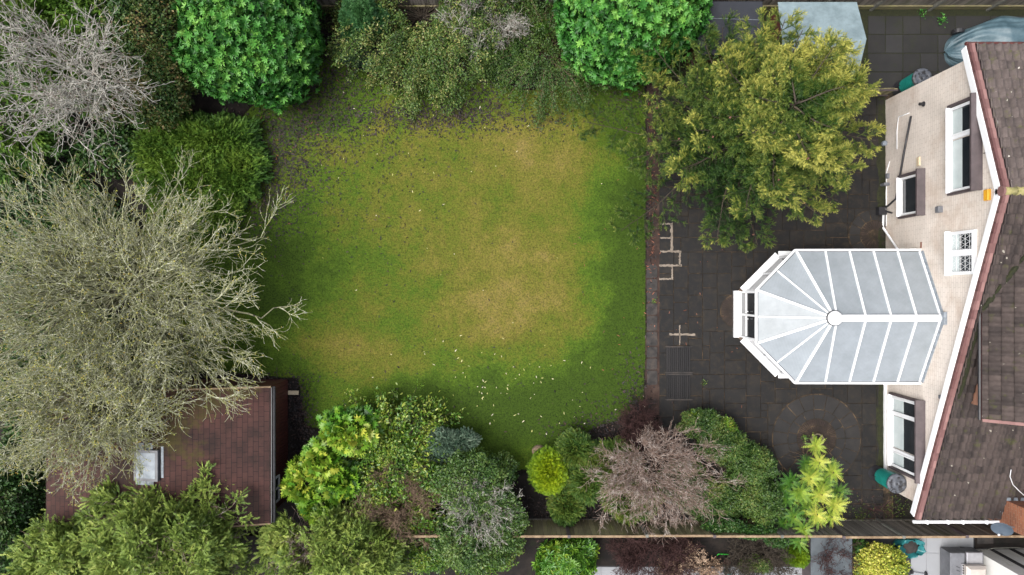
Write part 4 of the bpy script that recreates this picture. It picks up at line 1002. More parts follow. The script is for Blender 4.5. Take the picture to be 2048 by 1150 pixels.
# hose along its base
hp = [(gx(1944), gy(1100), .2), (gx(1950), gy(1094), .35), (gx(1972), gy(1088), .4), (gx(2010), gy(1087), .4), (gx(2060), gy(1090), .4)]
tag(MB().tube(hp, .014, 7).build('garden_hose', M['concrete']), 'grey hose running along the base of the white neighbour wall', 'hose')

# ------------------------------------------------------------------ small things
def butt(px, py, tilt_label, cat='water butt'):
    b = P(px, py); t = thing('water_butt', b, tilt_label, cat, 'teal water butts')
    MB().lathe(b, [(.30, .0), (.30, .04), (.27, .06), (.25, .38), (.24, .4)], 28).build('stand', M['black'], t, True)
    pr = []; z = .40
    for i in range(10): pr += [(.262 + .006 * i * .6, z), (.285 + .006 * i * .6, z + .03), (.285 + .006 * i * .6, z + .062), (.262 + .006 * i * .6, z + .09)]; z += .095
    MB().lathe(b, pr, 32).build('barrel', M['teal'], t, True)
    ld = MB().lathe(b, [(.335, z - .05), (.345, z - .01), (.335, z + .03), (.24, z + .045), (.22, z + .03), (.12, z + .03), (.10, z + .05), (.04, z + .05), (.03, z + .03), (.005, z + .03)], 32).build('lid', M['lid'], t, True)
    MB().lathe((b[0] + .05, b[1] + .22, z + .035), [(.03, 0), (.03, .03), (.005, .032)], 12).build('knob', M['black'], ld)
    MB().tube([(b[0] - .27, b[1], .5), (b[0] - .36, b[1], .5), (b[0] - .36, b[1], .44)], .014, 6).build('tap', M['black'], t)
    return t
butt(1752, 946, 'teal ribbed water butt standing by the wide ground floor window'); butt(1800, 179, 'teal ribbed water butt on the side path near the gate')
# hose from butt
tag(MB().tube([(gx(1782), gy(978), .6), (gx(1790), gy(986), .3), (gx(1806), gy(996), .05), (gx(1815), gy(997), .05)], .018, 7).build('overflow_hose', M['black']), 'black hose curling from the water butt to the house corner', 'hose')
# buried planter ring
b = P(1632, 878); t = thing('planter_ring', b, 'mossy round clay planter holding a small weed at the centre of the paving circle', 'planter')
MB().lathe(b, [(.17, -.02), (.19, .16), (.235, .16), (.235, -.02)][::-1], 26).build('ring', mk('mossy_clay', [(.09, .075, .04), (.17, .14, .09)], 9, .9, .3), t); MB().lathe(b, [(.18, .06), (.01, .08)], 20).build('soil', M['soil'], t)
# duckboards
for k, (p0, p1) in enumerate(((693, 745), (748, 799))):
    t = thing('duckboard', P(1356, (p0 + p1) / 2), 'dark slatted timber duckboard on the patio edge, ' + ('nearer the mortar cross' if k == 0 else 'nearer the red twiggy shrub'), 'duckboard', 'pair of dark duckboards')
    mb = MB(); x = gx(1332)
    while x < gx(1380): mb.slab(x, x + .062, gy(p1) + .03, gy(p0) - .03, .05, .072, .004, rnd.random()); x += .074
    mb.build('slats', mk('dark_ribbed_boards', [(.004, .004, .0045), (.012, .011, .012)], 2, .8, .2, 60, stretch=(4, 1, 1), tint=[(.004, .004, .0045), (.018, .016, .016)]), t)
    MB().box(gx(1330), gx(1384), gy(p0) - .028, gy(p0) + .02, .034, .078).box(gx(1330), gx(1384), gy(p1) - .02, gy(p1) + .028, .034, .078).build('end_batten', M['stone'], t)
# covered car/boat under tarpaulin
c0 = P(2010, 85); t = thing('covered_trailer', (c0[0] + .6, c0[1], 0), 'long low load under a wrinkled blue-grey tarpaulin on the side path', 'tarpaulin cover')
nu, nv = 90, 60; V = []
x0_, x1_ = P(1900, 0, .4)[0], 20.5; yc = (575 - 88) * (HC - .9) / FP
for i in range(nu + 1):
    u = i / nu; x = x0_ + (x1_ - x0_) * u
    hw = 1.10 * min(1, (max(u, .0) / .34) ** .42) + .02; hh = .20 + .95 * min(1, (u / .35)) ** .6
    for j in range(nv + 1):
        a = math.pi * j / nv; ca, sa = math.cos(a), math.sin(a)
        y = yc + hw * math.copysign(abs(ca) ** .75, ca); z = hh * sa ** .6 if sa > 0 else 0
        fold = .035 * math.sin(9 * a + 5 * u + 2 * math.sin(7 * u)) + .02 * math.sin(23 * a + 3 * math.sin(11 * u)) + .03 * math.sin(6 * u * 3 + 4 * a)
        V.append((x + .05 * math.sin(5 * a), y + fold * ca * .5, z + fold * sa))
V = np.array(V); gi = np.arange(len(V)).reshape(nu + 1, nv + 1); F = np.stack([gi[:-1, :-1], gi[:-1, 1:], gi[1:, 1:], gi[1:, :-1]], -1).reshape(-1, 4)
mesh_np('tarpaulin', V, F, M['tarp'], t, smooth=True)
mb = MB()
for x in (16.2, 18.5): mb.tube([(x, yc + .75, .22), (x, yc + .62, .22)], .2, 16); mb.tube([(x, yc - .75, .22), (x, yc - .62, .22)], .2, 16)
mb.build('wheels', M['black'], t)
# crinkled teal bag
c = P(1812, 1088); t = thing('garden_waste_bag', c, 'crumpled teal garden bag holding brown debris behind the fence', 'bag')
nu, nv = 40, 14; V = []
for j in range(nv + 1):
    v = j / nv
    for i in range(nu):
        a = 2 * math.pi * i / nu; r = .40 + .06 * math.sin(5 * a + 6 * v) + .03 * math.sin(13 * a + 9 * v); h = .42 * min(1, v * 1.6) + .04 * math.sin(4 * a)
        rr = r * (1 if v < .7 else 1 - (v - .7) * 1.3); V.append((c[0] + rr * 1.1 * math.cos(a), c[1] + rr * .8 * math.sin(a), .03 + h - (max(0, v - .7) * .5)))
V = np.array(V); F = np.array([(j * nu + i, j * nu + (i + 1) % nu, (j + 1) * nu + (i + 1) % nu, (j + 1) * nu + i) for j in range(nv) for i in range(nu)])
mesh_np('bag', V, F, M['tealbag'], t); MB().lathe(c, [(.27, .3), (.15, .38), (.01, .40)], 16).build('debris', M['stone'], t)
# barbecue
t = thing('gas_barbecue', P(1945, 1135), 'grey gas barbecue with silver hood and open side shelf on the pale paving', 'barbecue')
def bx_(name, p0, p1, z0, z1, mat, c=.02, par=None):
    (xa, ya), (xb, yb) = P(p0[0], p0[1], z1)[:2], P(p1[0], p1[1], z1)[:2]; return MB().slab(min(xa, xb), max(xa, xb), min(ya, yb), max(ya, yb), z0, z1, c).build(name, mat, par if par is not None else t)
bx_('cabinet', (1903, 1108), (1968, 1200), .08, .72, M['greym']); bx_('shelf_tray', (1901, 1106), (1930, 1200), .76, .82, M['greym'])
bx_('side_table', (1934, 1105), (1966, 1128), .74, .84, M['steel']); bx_('control_panel', (1924, 1128), (1936, 1200), .82, .88, M['steel'], .01)
h = bx_('hood', (1936, 1134), (1976, 1210), .86, 1.12, M['hood'], .09); bx_('handle', (1931, 1133), (1935, 1200), .95, .98, M['white2'], .008, h)
mb = MB()
for py in (1131, 1136, 1141, 1146): q = P(1926, py, .88); mb.tube([tuple(q), tuple(q + np.array([0, 0, .03]))], .022, 10)
mb.build('knob', M['black'], t)
mb = MB()
for py in (1133, 1140): q = P(1913, py, .83); mb.bar(tuple(q), tuple(q + np.array([.12, -.05, 0])), .02, .01)
mb.build('tray_slot', M['black'], t)
tag(MB().tube([P(1920, 1094.5, .1), P(1929, 1095, .1), P(1934, 1098, .1), P(1938, 1101, .1)], [.02, .012, .012, .01], 8).build('barbecue_tongs', M['black']), 'black tongs-like tool lying on pale paving above the barbecue', 'tool')
# small wheeled bits on the paving and tools in the border
t = thing('hand_weights', P(1838, 1145), 'two small black wheels joined by a bar on the paving beside the yellow-green shrub', 'wheeled bar')
mb = MB(); a, b = P(1822, 1143, .08), P(1853, 1148, .08); mb.tube([tuple(a), tuple(b)], .012, 8); mb.build('bar', M['greym'], t)
for q, s in ((a, 1), (b, -1)): MB().tube([tuple(q), tuple(q + np.array([.05 * s, 0, 0]))], .09, 16).build('wheel', M['black'], t)
t = thing('rake_handle', P(1445, 1109), 'bright green plastic tool frame lying across the grey paving', 'tool')
MB().tube([P(1434, 1111, .12), P(1437, 1108, .12), P(1458, 1109, .12), P(1460, 1112, .12), P(1456, 1113, .12)], .018, 8).build('frame', M['lime'], t)
t = thing('watering_can', P(1452, 1142), 'dark green watering can on the grey paving near the bare shrubs', 'watering can'); c = P(1452, 1142)
MB().lathe(c, [(.11, .03), (.12, .05), (.12, .25), (.09, .3), (.02, .31)], 20).build('body', mk('dark_green_plastic', [(.008, .05, .045), (.015, .08, .07)], 4, .35, 0), t, True)
MB().tube([(c[0] - .1, c[1], .1), (c[0] - .22, c[1] + .06, .24), (c[0] - .3, c[1] + .1, .32)], [.025, .018, .04], 8).build('spout', M['black'], t); MB().tube([(c[0] + .1, c[1], .1), (c[0] + .2, c[1], .22), (c[0] + .05, c[1], .36), (c[0] - .03, c[1], .3)], .013, 8).build('handle', M['tealbag'], t)
tag(MB().lathe(P(1452, 1122), [(.09, .03), (.12, .14), (.13, .14), (.12, .13), (.10, .1), (.01, .09)], 18).build('clay_pot', M['redbrown']), 'small red-brown clay pot standing above the watering can', 'pot')
# stump beside golden dwarf conifer
b = P(1078, 900); V = []; nu = 14
mb = MB().lathe(b, [(.20, 0), (.19, .16), (.15, .22), (.02, .23)], 14); mb.v = [(b[0] + (x - b[0]) * (1.35 + .1 * math.sin(y * 9)), y, z + .02 * math.sin(x * 20)) for x, y, z in mb.v]
tag(mb.build('boulder', mk('tan_stone', [(.16, .11, .07), (.3, .22, .15)], 6, .9, .4)), 'tan stone behind the golden ball conifer at the lawn edge', 'stone')
t = thing('lantern', P(1765, 288), 'small grey-green glass jar on the patio at the house wall', 'jar'); MB().lathe(P(1765, 288), [(.07, .03), (.09, .06), (.09, .18), (.05, .22), (.01, .23)], 14).build('jar', M['lead'], t)
# ------------------------------------------------------------------ plants
LM = {}
LM['laurel'] = leafmat('laurel_leaf', [(.010, .055, .007), (.030, .135, .018), (.075, .24, .035), (.17, .36, .06)], .48, .35)
LM['ivy'] = leafmat('dark_ivy_leaf', [(.008, .028, .006), (.018, .06, .010), (.04, .10, .015), (.08, .09, .025)], .5, .4)
LM['ivybrown'] = leafmat('bronze_green_leaf', [(.014, .048, .008), (.032, .085, .013), (.075, .11, .02), (.19, .13, .05)], .5, .4)
LM['cypress'] = leafmat('feathery_cypress_leaf', [(.012, .045, .006), (.035, .10, .012), (.085, .18, .02), (.16, .26, .03)], .6, .3)
LM['dcypress'] = leafmat('blue_green_cypress_leaf', [(.008, .042, .012), (.018, .075, .020), (.038, .115, .030), (.06, .15, .04)], .6, .3)
LM['escal'] = leafmat('olive_fine_leaf', [(.016, .045, .008), (.045, .10, .016), (.11, .165, .03), (.28, .25, .085)], .5, .4)
LM['grey'] = leafmat('grey_green_fine_leaf', [(.012, .035, .018), (.025, .06, .03), (.05, .09, .05), (.09, .13, .08)], .5, .4)
LM['spruce'] = leafmat('spruce_needles', [(.011, .038, .006), (.036, .088, .012), (.13, .175, .026), (.46, .44, .09)], .55, .4)
LM['pine'] = leafmat('bright_needle_sprays', [(.035, .07, .012), (.10, .165, .026), (.20, .28, .05), (.34, .40, .09)], .55, .3)
LM['fatsia'] = leafmat('lime_palmate_leaf', [(.025, .10, .008), (.07, .20, .014), (.19, .33, .025), (.45, .47, .06)], .42, .5)
LM['mid'] = leafmat('glossy_mid_green_leaf', [(.022, .065, .007), (.05, .13, .012), (.11, .20, .016), (.26, .30, .045)], .4, .5)
LM['privet'] = leafmat('dark_privet_leaf', [(.014, .045, .007), (.034, .085, .013), (.075, .14, .022), (.13, .18, .04)], .45, .5)
LM['blue'] = leafmat('blue_grey_needles', [(.02, .05, .028), (.045, .09, .055), (.09, .14, .09), (.15, .20, .14)], .6, .3)
LM['gold'] = leafmat('golden_conifer_leaf', [(.04, .10, .004), (.11, .20, .006), (.24, .34, .008), (.38, .44, .014)], .6, .3)
LM['olive'] = leafmat('olive_conifer_leaf', [(.02, .06, .008), (.045, .095, .012), (.09, .14, .018), (.16, .18, .03)], .6, .3)
LM['mahonia'] = leafmat('yellow_green_mahonia_leaf', [(.02, .10, .018), (.08, .20, .022), (.28, .38, .035), (.58, .54, .10)], .4, .5)
LM['rhodo'] = leafmat('bright_rhododendron_leaf', [(.03, .11, .012), (.06, .17, .018), (.13, .27, .025), (.26, .36, .03)], .4, .5)
LM['varieg'] = leafmat('yellow_variegated_leaf', [(.07, .15, .015), (.25, .3, .03), (.45, .44, .06), (.62, .56, .16)], .5, .4)
LM['dead'] = leafmat('tan_dead_flowerhead', [(.14, .08, .05), (.26, .17, .11), (.4, .29, .2), (.5, .38, .28)], .8, .2)
LM['litter'] = leafmat('fallen_brown_leaves', [(.004, .003, .004), (.011, .0075, .009), (.022, .015, .016), (.06, .03, .022)], .6, .4)
LM['pale'] = leafmat('fallen_pale_leaves', [(.45, .45, .14), (.55, .52, .25), (.6, .55, .36), (.68, .62, .5)], .6, .3)
OV, DI, RO, ROS, NE, FAN, PALM, PIN = T_oval(), T_dia(), T_rosette(8, .36, .5), T_rosette(6, .28, .25), T_needles(), T_fan(), T_palm(), T_pinnate()
FRO = T_frond()

def upness(p, n): return n[:, 2]
# --- laurels
for nm, base, lb, lab in (
    ('cherry_laurel', (560, 180), [(505, 40, 1.7, 2.15, 2.55, 2.2), (470, 110, 1.6, 1.7, 1.6, 1.9), (545, 90, 1.7, 1.55, 1.9, 1.9)], 'large glossy bright green laurel at the left end of the lawn'),
    ('cherry_laurel', (1230, 130), [(1255, -10, 1.8, 2.45, 2.6, 2.3), (1225, 70, 1.5, 1.75, 1.65, 1.7), (1330, 30, 1.6, 1.35, 1.5, 1.7)], 'large glossy bright green laurel between the twiggy shrub and the dark shed roof')):
    shrub(nm, base, lb, 6200, RO, LM['laurel'], .18, lab, 'laurel', mode='rosette', depth=.25, lumpa=.10, lumpk=2.6, nst=30, nj=.42, group='cherry laurels beside the lawn',
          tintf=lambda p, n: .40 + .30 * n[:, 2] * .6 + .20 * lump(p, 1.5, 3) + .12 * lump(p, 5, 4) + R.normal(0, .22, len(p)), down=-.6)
# --- conifers top left
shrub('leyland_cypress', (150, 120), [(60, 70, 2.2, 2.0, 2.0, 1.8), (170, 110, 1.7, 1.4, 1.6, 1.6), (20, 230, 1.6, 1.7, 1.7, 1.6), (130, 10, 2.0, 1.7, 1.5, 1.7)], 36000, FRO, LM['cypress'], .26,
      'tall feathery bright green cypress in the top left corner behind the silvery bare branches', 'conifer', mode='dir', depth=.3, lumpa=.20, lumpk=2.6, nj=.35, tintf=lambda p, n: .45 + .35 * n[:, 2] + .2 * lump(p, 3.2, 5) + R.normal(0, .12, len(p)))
shrub('bronze_hedge', (330, 150), [(290, 60, 1.6, 1.75, 2.2, 1.7), (320, 160, 1.3, 1.3, 1.7, 1.5), (230, 150, 1.4, 1.3, 1.7, 1.5), (250, 20, 1.6, 1.6, 1.5, 1.6)], 42000, OV, LM['ivybrown'], .085,
      'dense small-leaved dark bronze-green hedge left of the big laurel', 'hedge', width=.6, depth=.3, lumpa=.12, lumpk=3)
shrub('feathery_conifer', (470, 310), [(420, 280, .5, 1.5, .9, .8), (370, 350, .5, 1.5, 1.2, .8), (468, 345, .3, .9, 1.2, .6), (400, 420, .3, 1.5, .9, .55), (330, 300, .5, 1.2, 1.0, .8)], 34000, FRO, LM['cypress'], .20,
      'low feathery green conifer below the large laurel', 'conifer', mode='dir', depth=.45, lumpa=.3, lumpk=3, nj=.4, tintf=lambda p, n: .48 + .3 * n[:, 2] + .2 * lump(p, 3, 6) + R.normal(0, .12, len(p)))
p_, n_ = shell(lobes_px([(60, 400, .6, 2.8, 1.5, .8), (50, 560, .5, 2.4, 1.8, .7), (150, 690, .5, 2.6, 1.2, .7), (170, 470, .4, 1.8, 1.2, .5), (30, 760, .6, 2.0, 1.5, .8), (250, 300, .5, 2.2, .9, .7), (60, 900, .7, 1.0, 1.6, .8)]), 42000, .4, .15, 2.5, 8)
tag(foliage('ground_ivy', None, LM['ivy'], OV, p_, n_, .11, .75), 'dark green ivy ground cover beneath the spreading bare tree', 'ivy', kind='stuff')
shrub('dark_hedge', (40, 1030), [(25, 1010, 1.5, 1.05, 1.3, 1.5), (45, 1100, 1.5, 1.05, 1.3, 1.5), (10, 940, 1.3, .9, 1.0, 1.2)], 20000, OV, LM['ivy'], .10,
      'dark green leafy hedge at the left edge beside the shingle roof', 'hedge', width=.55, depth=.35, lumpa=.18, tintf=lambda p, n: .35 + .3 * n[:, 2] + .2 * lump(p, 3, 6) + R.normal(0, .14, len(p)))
# --- top border
cyp = [(728, 30, 1.5, .42, .55, .62), (712, 22, 1.35, .32, .42, .5), (705, 62, 1.1, .34, .36, .45), (722, 74, .75, .33, .27, .35), (758, 42, 1.1, .32, .44, .5), (697, 40, 1.2, .26, .34, .34), (760, 62, .6, .26, .25, .3)]
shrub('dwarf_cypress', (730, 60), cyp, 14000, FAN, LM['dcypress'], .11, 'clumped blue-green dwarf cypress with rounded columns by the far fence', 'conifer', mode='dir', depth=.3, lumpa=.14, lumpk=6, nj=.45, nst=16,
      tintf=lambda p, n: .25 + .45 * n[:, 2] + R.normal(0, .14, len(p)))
shrub('grey_green_shrub', (720, 105), [(715, 105, .45, .66, .5, .5), (690, 100, .4, .4, .4, .4), (745, 120, .35, .5, .4, .4)], 9000, DI, LM['grey'], .05, 'low fine-leaved grey-green shrub in front of the dwarf cypress', 'shrub', width=.6, depth=.45, lumpa=.2, lumpk=4, nst=25)
def arching(name, base_px, n, spread, length, ht, N_leaf, mat, size, label, cat, az=(0, 6.28), T=DI, width=.6, bark='bark', tintf=None, stem_show=1.0, r=.012, elong=(1, 1), group=None, tlim=.25, kper=9, klen=.5, leafw=.09):
    base = P(*base_px, 0); t = thing(name, base, label, cat, group)
    a = U(az[0], az[1], n); st = base + np.stack([np.cos(a) * U(0, .3, n), np.sin(a) * U(0, .3, n), np.zeros(n)], -1)
    d = np.stack([np.cos(a) * spread * elong[0] * U(.35, 1.2, n), np.sin(a) * spread * elong[1] * U(.35, 1.2, n), np.full(n, 1.)], -1)
    L = length * U(.7, 1.1, n); pts = grow(st, d, L, 12, .06, (0, 0, ht), (0, 0, -.30))
    pts[..., 2] = np.maximum(pts[..., 2], .05)
    k, dd, tt, pi = kids(pts, kper, tlim, .98, .75); sub = grow(k, dd, U(.4, 1.1, len(k)) * klen * (1.15 - tt * .6), 5, .12, (0, 0, -.02)); sub[..., 2] = np.maximum(sub[..., 2], .03)
    V, F = tubes([(pts, r * U(.8, 1.4, n), r * .35, 4), (sub, r * .45, r * .2, 3)]); mesh_np('stems', V, F, M[bark], t)
    if N_leaf:
        allp = np.concatenate([sub[:, 1:].reshape(-1, 3), pts[:, 4:].reshape(-1, 3)]); idx = R.choice(len(allp), N_leaf); q = allp[idx] + R.normal(0, leafw, (N_leaf, 3)); q[:, 2] = np.maximum(q[:, 2], .03)
        outw = nrm(q - base - np.array([0, 0, -.5])); tt_ = .50 + .18 * lump(q, 3.0, 4) + R.normal(0, .2, N_leaf) if tintf is None else tintf(q)
        foliage('leaves', t, mat, T, q, outw, size, width, 'out', nj=.6, tint=tt_)
    return t
arching('arching_shrub', (845, 35), 150, 1.3, 3.7, .02, 90000, LM['escal'], .072, 'broad arching olive-green fine-leaved shrub spilling over the top of the lawn', 'shrub', elong=(1.05, 1.45))
arching('arching_shrub', (1010, 70), 80, 1.1, 2.4, .02, 40000, LM['escal'], .065, 'darker small-leaved arching shrub behind the straw-coloured twigs', 'shrub', elong=(1.3, 1.0), tintf=lambda q: .38 + .18 * lump(q, 3, 4) + R.normal(0, .15, len(q)))
arching('twiggy_shrub', (1095, 105), 85, 1.1, 2.8, .02, 24000, LM['escal'], .06, 'twiggy shrub with bare straw-coloured stems beside the right-hand laurel', 'shrub', elong=(1.1, 1.35), bark='bark_tan', r=.008, tintf=lambda q: .3 + .15 * lump(q, 3, 4) + R.normal(0, .15, len(q)))
shrub('broadleaf_shrub', (1085, 45), [(1088, 55, .6, .3, .25, .4)], 140, ROS, LM['mid'], .12, 'small bright leafed sprig in the dark gap beside the right-hand laurel', 'shrub', mode='rosette', nst=8)

def bare_tree(name, base_px, label, bark, limbs, L0, per, Ls, spread, r0, wig, up=(.0, .0, .0), K=(9, 8, 7, 6), limb_bark=None, z0=.3, lean=(0, 0), buds=None, angs=(.75, .8, .85), trops=((0, 0, .02), (0, 0, .0), (0, 0, .02)), leaves=None, cat='tree', group=None, elong=(1, 1), azr=None, rtw=.0085, tmin=.25):
    base = P(*base_px, 0); t = thing(name, base, label, cat, group)
    n = limbs; a = np.linspace(0, 2 * np.pi, n, endpoint=False) + U(-.3, .3, n) if azr is None else U(azr[0], azr[1], n)
    s = U(.45, 1.1, n) * spread
    d = np.stack([np.cos(a) * s * elong[0] + lean[0], np.sin(a) * s * elong[1] + lean[1], np.ones(n)], -1)
    st = base + np.stack([np.cos(a) * r0 * .6, np.sin(a) * r0 * .6, np.full(n, z0)], -1)
    l0 = grow(st, d, L0 * U(.75, 1.1, n), K[0], wig * .8, trops[0])
    trunk = np.stack([base + np.array([0, 0, -.1]), base + np.array([0, 0, z0 * .5]), base + np.array([0, 0, z0 + .15])])[None]
    V, F = tubes([(trunk, r0 * 1.6, r0 * 1.25, 10), (l0, r0 * U(.5, .8, n), r0 * .16, 7)])
    mesh_np('trunk', V, F, M[limb_bark or bark], t, smooth=True)
    bat = []; cur = l0; rr = r0 * .42
    for lv in range(len(per)):
        k, dd, tt, pi = kids(cur, per[lv], tmin if lv == 0 else .12, .97, angs[min(lv, 2)], .25, flat=.25, up=.12)
        LL = Ls[lv] * U(.55, 1.25, len(k)) * (1.25 - .7 * tt)
        ok = k[:, 2] > .3; k, dd, LL, tt = k[ok], dd[ok], LL[ok], tt[ok]
        cur = grow(k, dd, LL, K[min(lv + 1, 3)], wig * (1 + .25 * lv), trops[min(lv + 1, 2)])
        cur[..., 2] = np.maximum(cur[..., 2], .15)
        ra = np.maximum(rr * (1.15 - .7 * tt), rtw * 1.15); rr *= .42
        bat.append((cur, ra, np.maximum(ra * .4, rtw * .7), (6, 4, 3, 3)[lv]))
    V, F = tubes(bat); mesh_np('branches', V, F, M[bark], t)
    if buds:
        tw = cur[:, 1:].reshape(-1, 3); idx = R.choice(len(tw), buds); q = tw[idx] + R.normal(0, .012, (buds, 3))
        V, F = place(DI, q, R.normal(0, 1, (buds, 3)), nrm(R.normal(0, 1, (buds, 3)) + Z3), U(.03, .065, buds), U(.02, .03, buds))
        mesh_np('lichen', V, F, leafmat('lichen_tufts', [(.16, .18, .05), (.26, .28, .08), (.40, .38, .08), (.45, .30, .05)], .8, .2), t, tint=np.repeat(R.random(buds), 4))
    return t, cur
def dome_tree(name, base_px, dome, label, bark, ntar, per, Ls, r0, wig, rtw, limb_bark=None, buds=0, cat='tree', out=.5, up=.15, budcols=None, inner=.35, z0=.4, seed=3):
    """limbs reach to points spread through a dome; each order of twigs keeps growing outwards"""
    base = P(*base_px, 0); t = thing(name, base, label, cat); c = P(*dome[:3]); r = np.array(dome[3:6])
    reseed(seed); fi = np.arange(ntar); zz = np.sqrt(1 - ((fi + .5) / ntar) ** 1.15); ph = fi * 2.39996; zz = zz * .98 - .08; rr_ = np.sqrt(np.clip(1 - zz ** 2, 0, 1)); d = nrm(np.stack([rr_ * np.cos(ph), rr_ * np.sin(ph), zz], -1) + R.normal(0, .09, (ntar, 3))); tar = c + d * r * U(inner, .88, (ntar, 1)); tar[:, 2] = np.maximum(tar[:, 2], .6)
    nf = max(4, ntar // 7); fk = base + (c - base) * U(.2, .75, (nf, 1)) + R.normal(0, .5, (nf, 3)) * np.minimum(r, 2) * .35; fk[:, 2] = np.clip(fk[:, 2], .6, c[2] + r[2] * .5)
    own = np.argmin(((tar[:, None] - fk[None]) ** 2).sum(-1) + R.normal(0, .6, (ntar, nf)) ** 2, 1)
    s0 = base + np.stack([U(-.2, .2, nf), U(-.2, .2, nf), np.full(nf, .1)], -1)
    def path(a, b, K, w_, arch):
        L = np.linalg.norm(b - a, axis=1); s = np.linspace(0, 1, K)[None, :, None]; p = a[:, None] + (b - a)[:, None] * s; w = np.cumsum(R.normal(0, 1, (len(a), K, 3)), 1)
        w = w - w[:, -1:] * s - w[:, :1] * (1 - s); p = p + w * (w_ * L / K ** .5)[:, None, None] * .55; p[..., 2] += np.sin(s[..., 0] * np.pi) * (L * arch)[:, None]; return p
    lim = path(s0, fk, 8, wig, .05); bl = path(fk[own], tar, 10, wig, .06)
    V, F = tubes([(lim, r0, r0 * .6, 7), (bl, r0 * .42, r0 * .10, 5)]); mesh_np('trunk', V, F, M[limb_bark or bark], t, smooth=True)
    bat = []; cur = bl; rr = r0 * .20
    for lv in range(len(per)):
        k, dd, tt, pi = kids(cur, per[lv], .12, .99, .7, .25, flat=.2); ov = nrm((k - c) / r); dd = nrm(dd + ov * out + [0, 0, up])
        inside = (((k - c) / r) ** 2).sum(1); LL = Ls[lv] * U(.5, 1.25, len(k)) * (1.2 - .5 * tt) * np.clip(1.35 - .6 * inside, .35, 1)
        cur = grow(k, dd, LL, (7, 6, 5, 5)[lv], wig * (.9 + .2 * lv), (0, 0, .0)); cur[..., 2] = np.maximum(cur[..., 2], .12)
        ra = np.maximum(rr * (1.15 - .6 * tt), rtw * 1.2); rr *= .45; bat.append((cur, ra, np.maximum(ra * .45, rtw * .7), (5, 4, 3, 3)[lv]))
    V, F = tubes(bat); mesh_np('branches', V, F, M[bark], t)
    if buds:
        tw = cur[:, 1:].reshape(-1, 3); q = tw[R.choice(len(tw), buds)] + R.normal(0, .010, (buds, 3))
        V, F = place(DI, q, R.normal(0, 1, (buds, 3)), nrm(R.normal(0, 1, (buds, 3)) + Z3), U(.03, .065, buds), U(.02, .03, buds))
        mesh_np('lichen', V, F, leafmat('lichen_tufts', [(.16, .20, .05), (.28, .32, .09), (.42, .42, .09), (.45, .30, .05)], .8, .2), t, tint=np.repeat(R.random(buds), 4))
    return t, cur
# silvery tree top left
dome_tree('bare_tree', (250, 262), (110, 165, 4.6, 3.7, 2.9, 1.7), 'bare silvery tree with sinuous branches reaching over the top left conifers', 'bark_grey', 24, (5, 4, 3), (1.4, .9, .5), .075, .25, .0082, out=.15, up=.1, inner=.5)
# big lichen covered tree
dome_tree('bare_tree', (390, 610), (232, 600, 2.8, 7.7, 6.0, 3.1), 'very wide bare tree with pale lichened twigs spreading over the left side of the lawn', 'bark_lichen', 104, (5, 5, 4), (1.45, .9, .48), .14, .16, .0074, limb_bark='bark_olive', buds=14000, out=.42, up=.05, inner=.4)
dome_tree('bare_tree', (330, 790), (190, 812, 3.1, 4.6, 3.0, 2.4), 'bare lichened tree whose twigs hang over the red-brown shingle roof', 'bark_lichen', 36, (5, 5, 4), (1.5, .85, .45), .12, .18, .0076, limb_bark='bark_olive', buds=9000, out=.25, up=.05, inner=.4)
# silver bare shrub top
bare_tree('bare_shrub', (978, 35), 'pale silvery bare shrub at the top edge above the gap of dark soil', 'bark_grey', 14, 2.3, (7, 5, 4), (.8, .5, .28), 1.2, .035, .12, z0=.05, rtw=.006, cat='shrub', elong=(1, 1))
# bottom bare tree and companions
dome_tree('spreading_bare_tree', (1290, 915), (1315, 958, 2.1, 3.1, 2.6, 1.4), 'spreading pinkish-grey bare ornamental tree over the lower border and timber fence', 'bark_pink', 54, (5, 5, 4), (.75, .46, .25), .045, .16, .0048, out=.22, up=.08, inner=.35)
bare_tree('red_twig_shrub', (1275, 850), 'dense purple-brown twiggy shrub at the corner of the lawn and patio', 'bark_red', 26, 1.2, (6, 5, 4), (.6, .35, .2), 1.1, .022, .12, z0=.03, rtw=.0065, cat='shrub', elong=(1.0, 1.1))
bare_tree('red_twig_shrub', (1300, 1092), 'tangled red-brown bare shrub beyond the timber fence', 'bark_red', 40, 1.5, (7, 5, 4), (.7, .4, .22), 1.5, .02, .14, z0=.03, rtw=.0065, cat='shrub', elong=(2.1, .65))
bare_tree('red_twig_shrub', (1632, 1100), 'small dark red bare shrub leaning over the blue-grey flat roof', 'bark_red', 14, 1.5, (6, 5, 3), (.5, .3, .16), .5, .014, .12, z0=.03, rtw=.005, cat='shrub', lean=(.12, 0))
t, cur = bare_tree('dead_hydrangea', (1370, 1130), 'tan dead-headed bush beyond the fence above pale paving', 'bark_tan', 40, 1.1, (6, 4), (.5, .3), 1.8, .014, .14, z0=.03, rtw=.006, cat='shrub', elong=(2.0, .7))
q = cur[:, -1]; q = q[R.choice(len(q), 700)]; q = np.repeat(q, 9, 0) + R.normal(0, .045, (6300, 3)); foliage('flowerheads', t, LM['dead'], DI, q, np.tile(Z3, (len(q), 1)), .045, .7)
bare_tree('brown_bare_shrub', (1500, 1105), 'thin brown bare shrub beyond the fence above the yellow conifers', 'bark', 22, 1.5, (7, 5, 3), (.6, .4, .2), 1.2, .02, .14, z0=.03, rtw=.006, cat='shrub', elong=(1.6, .8))
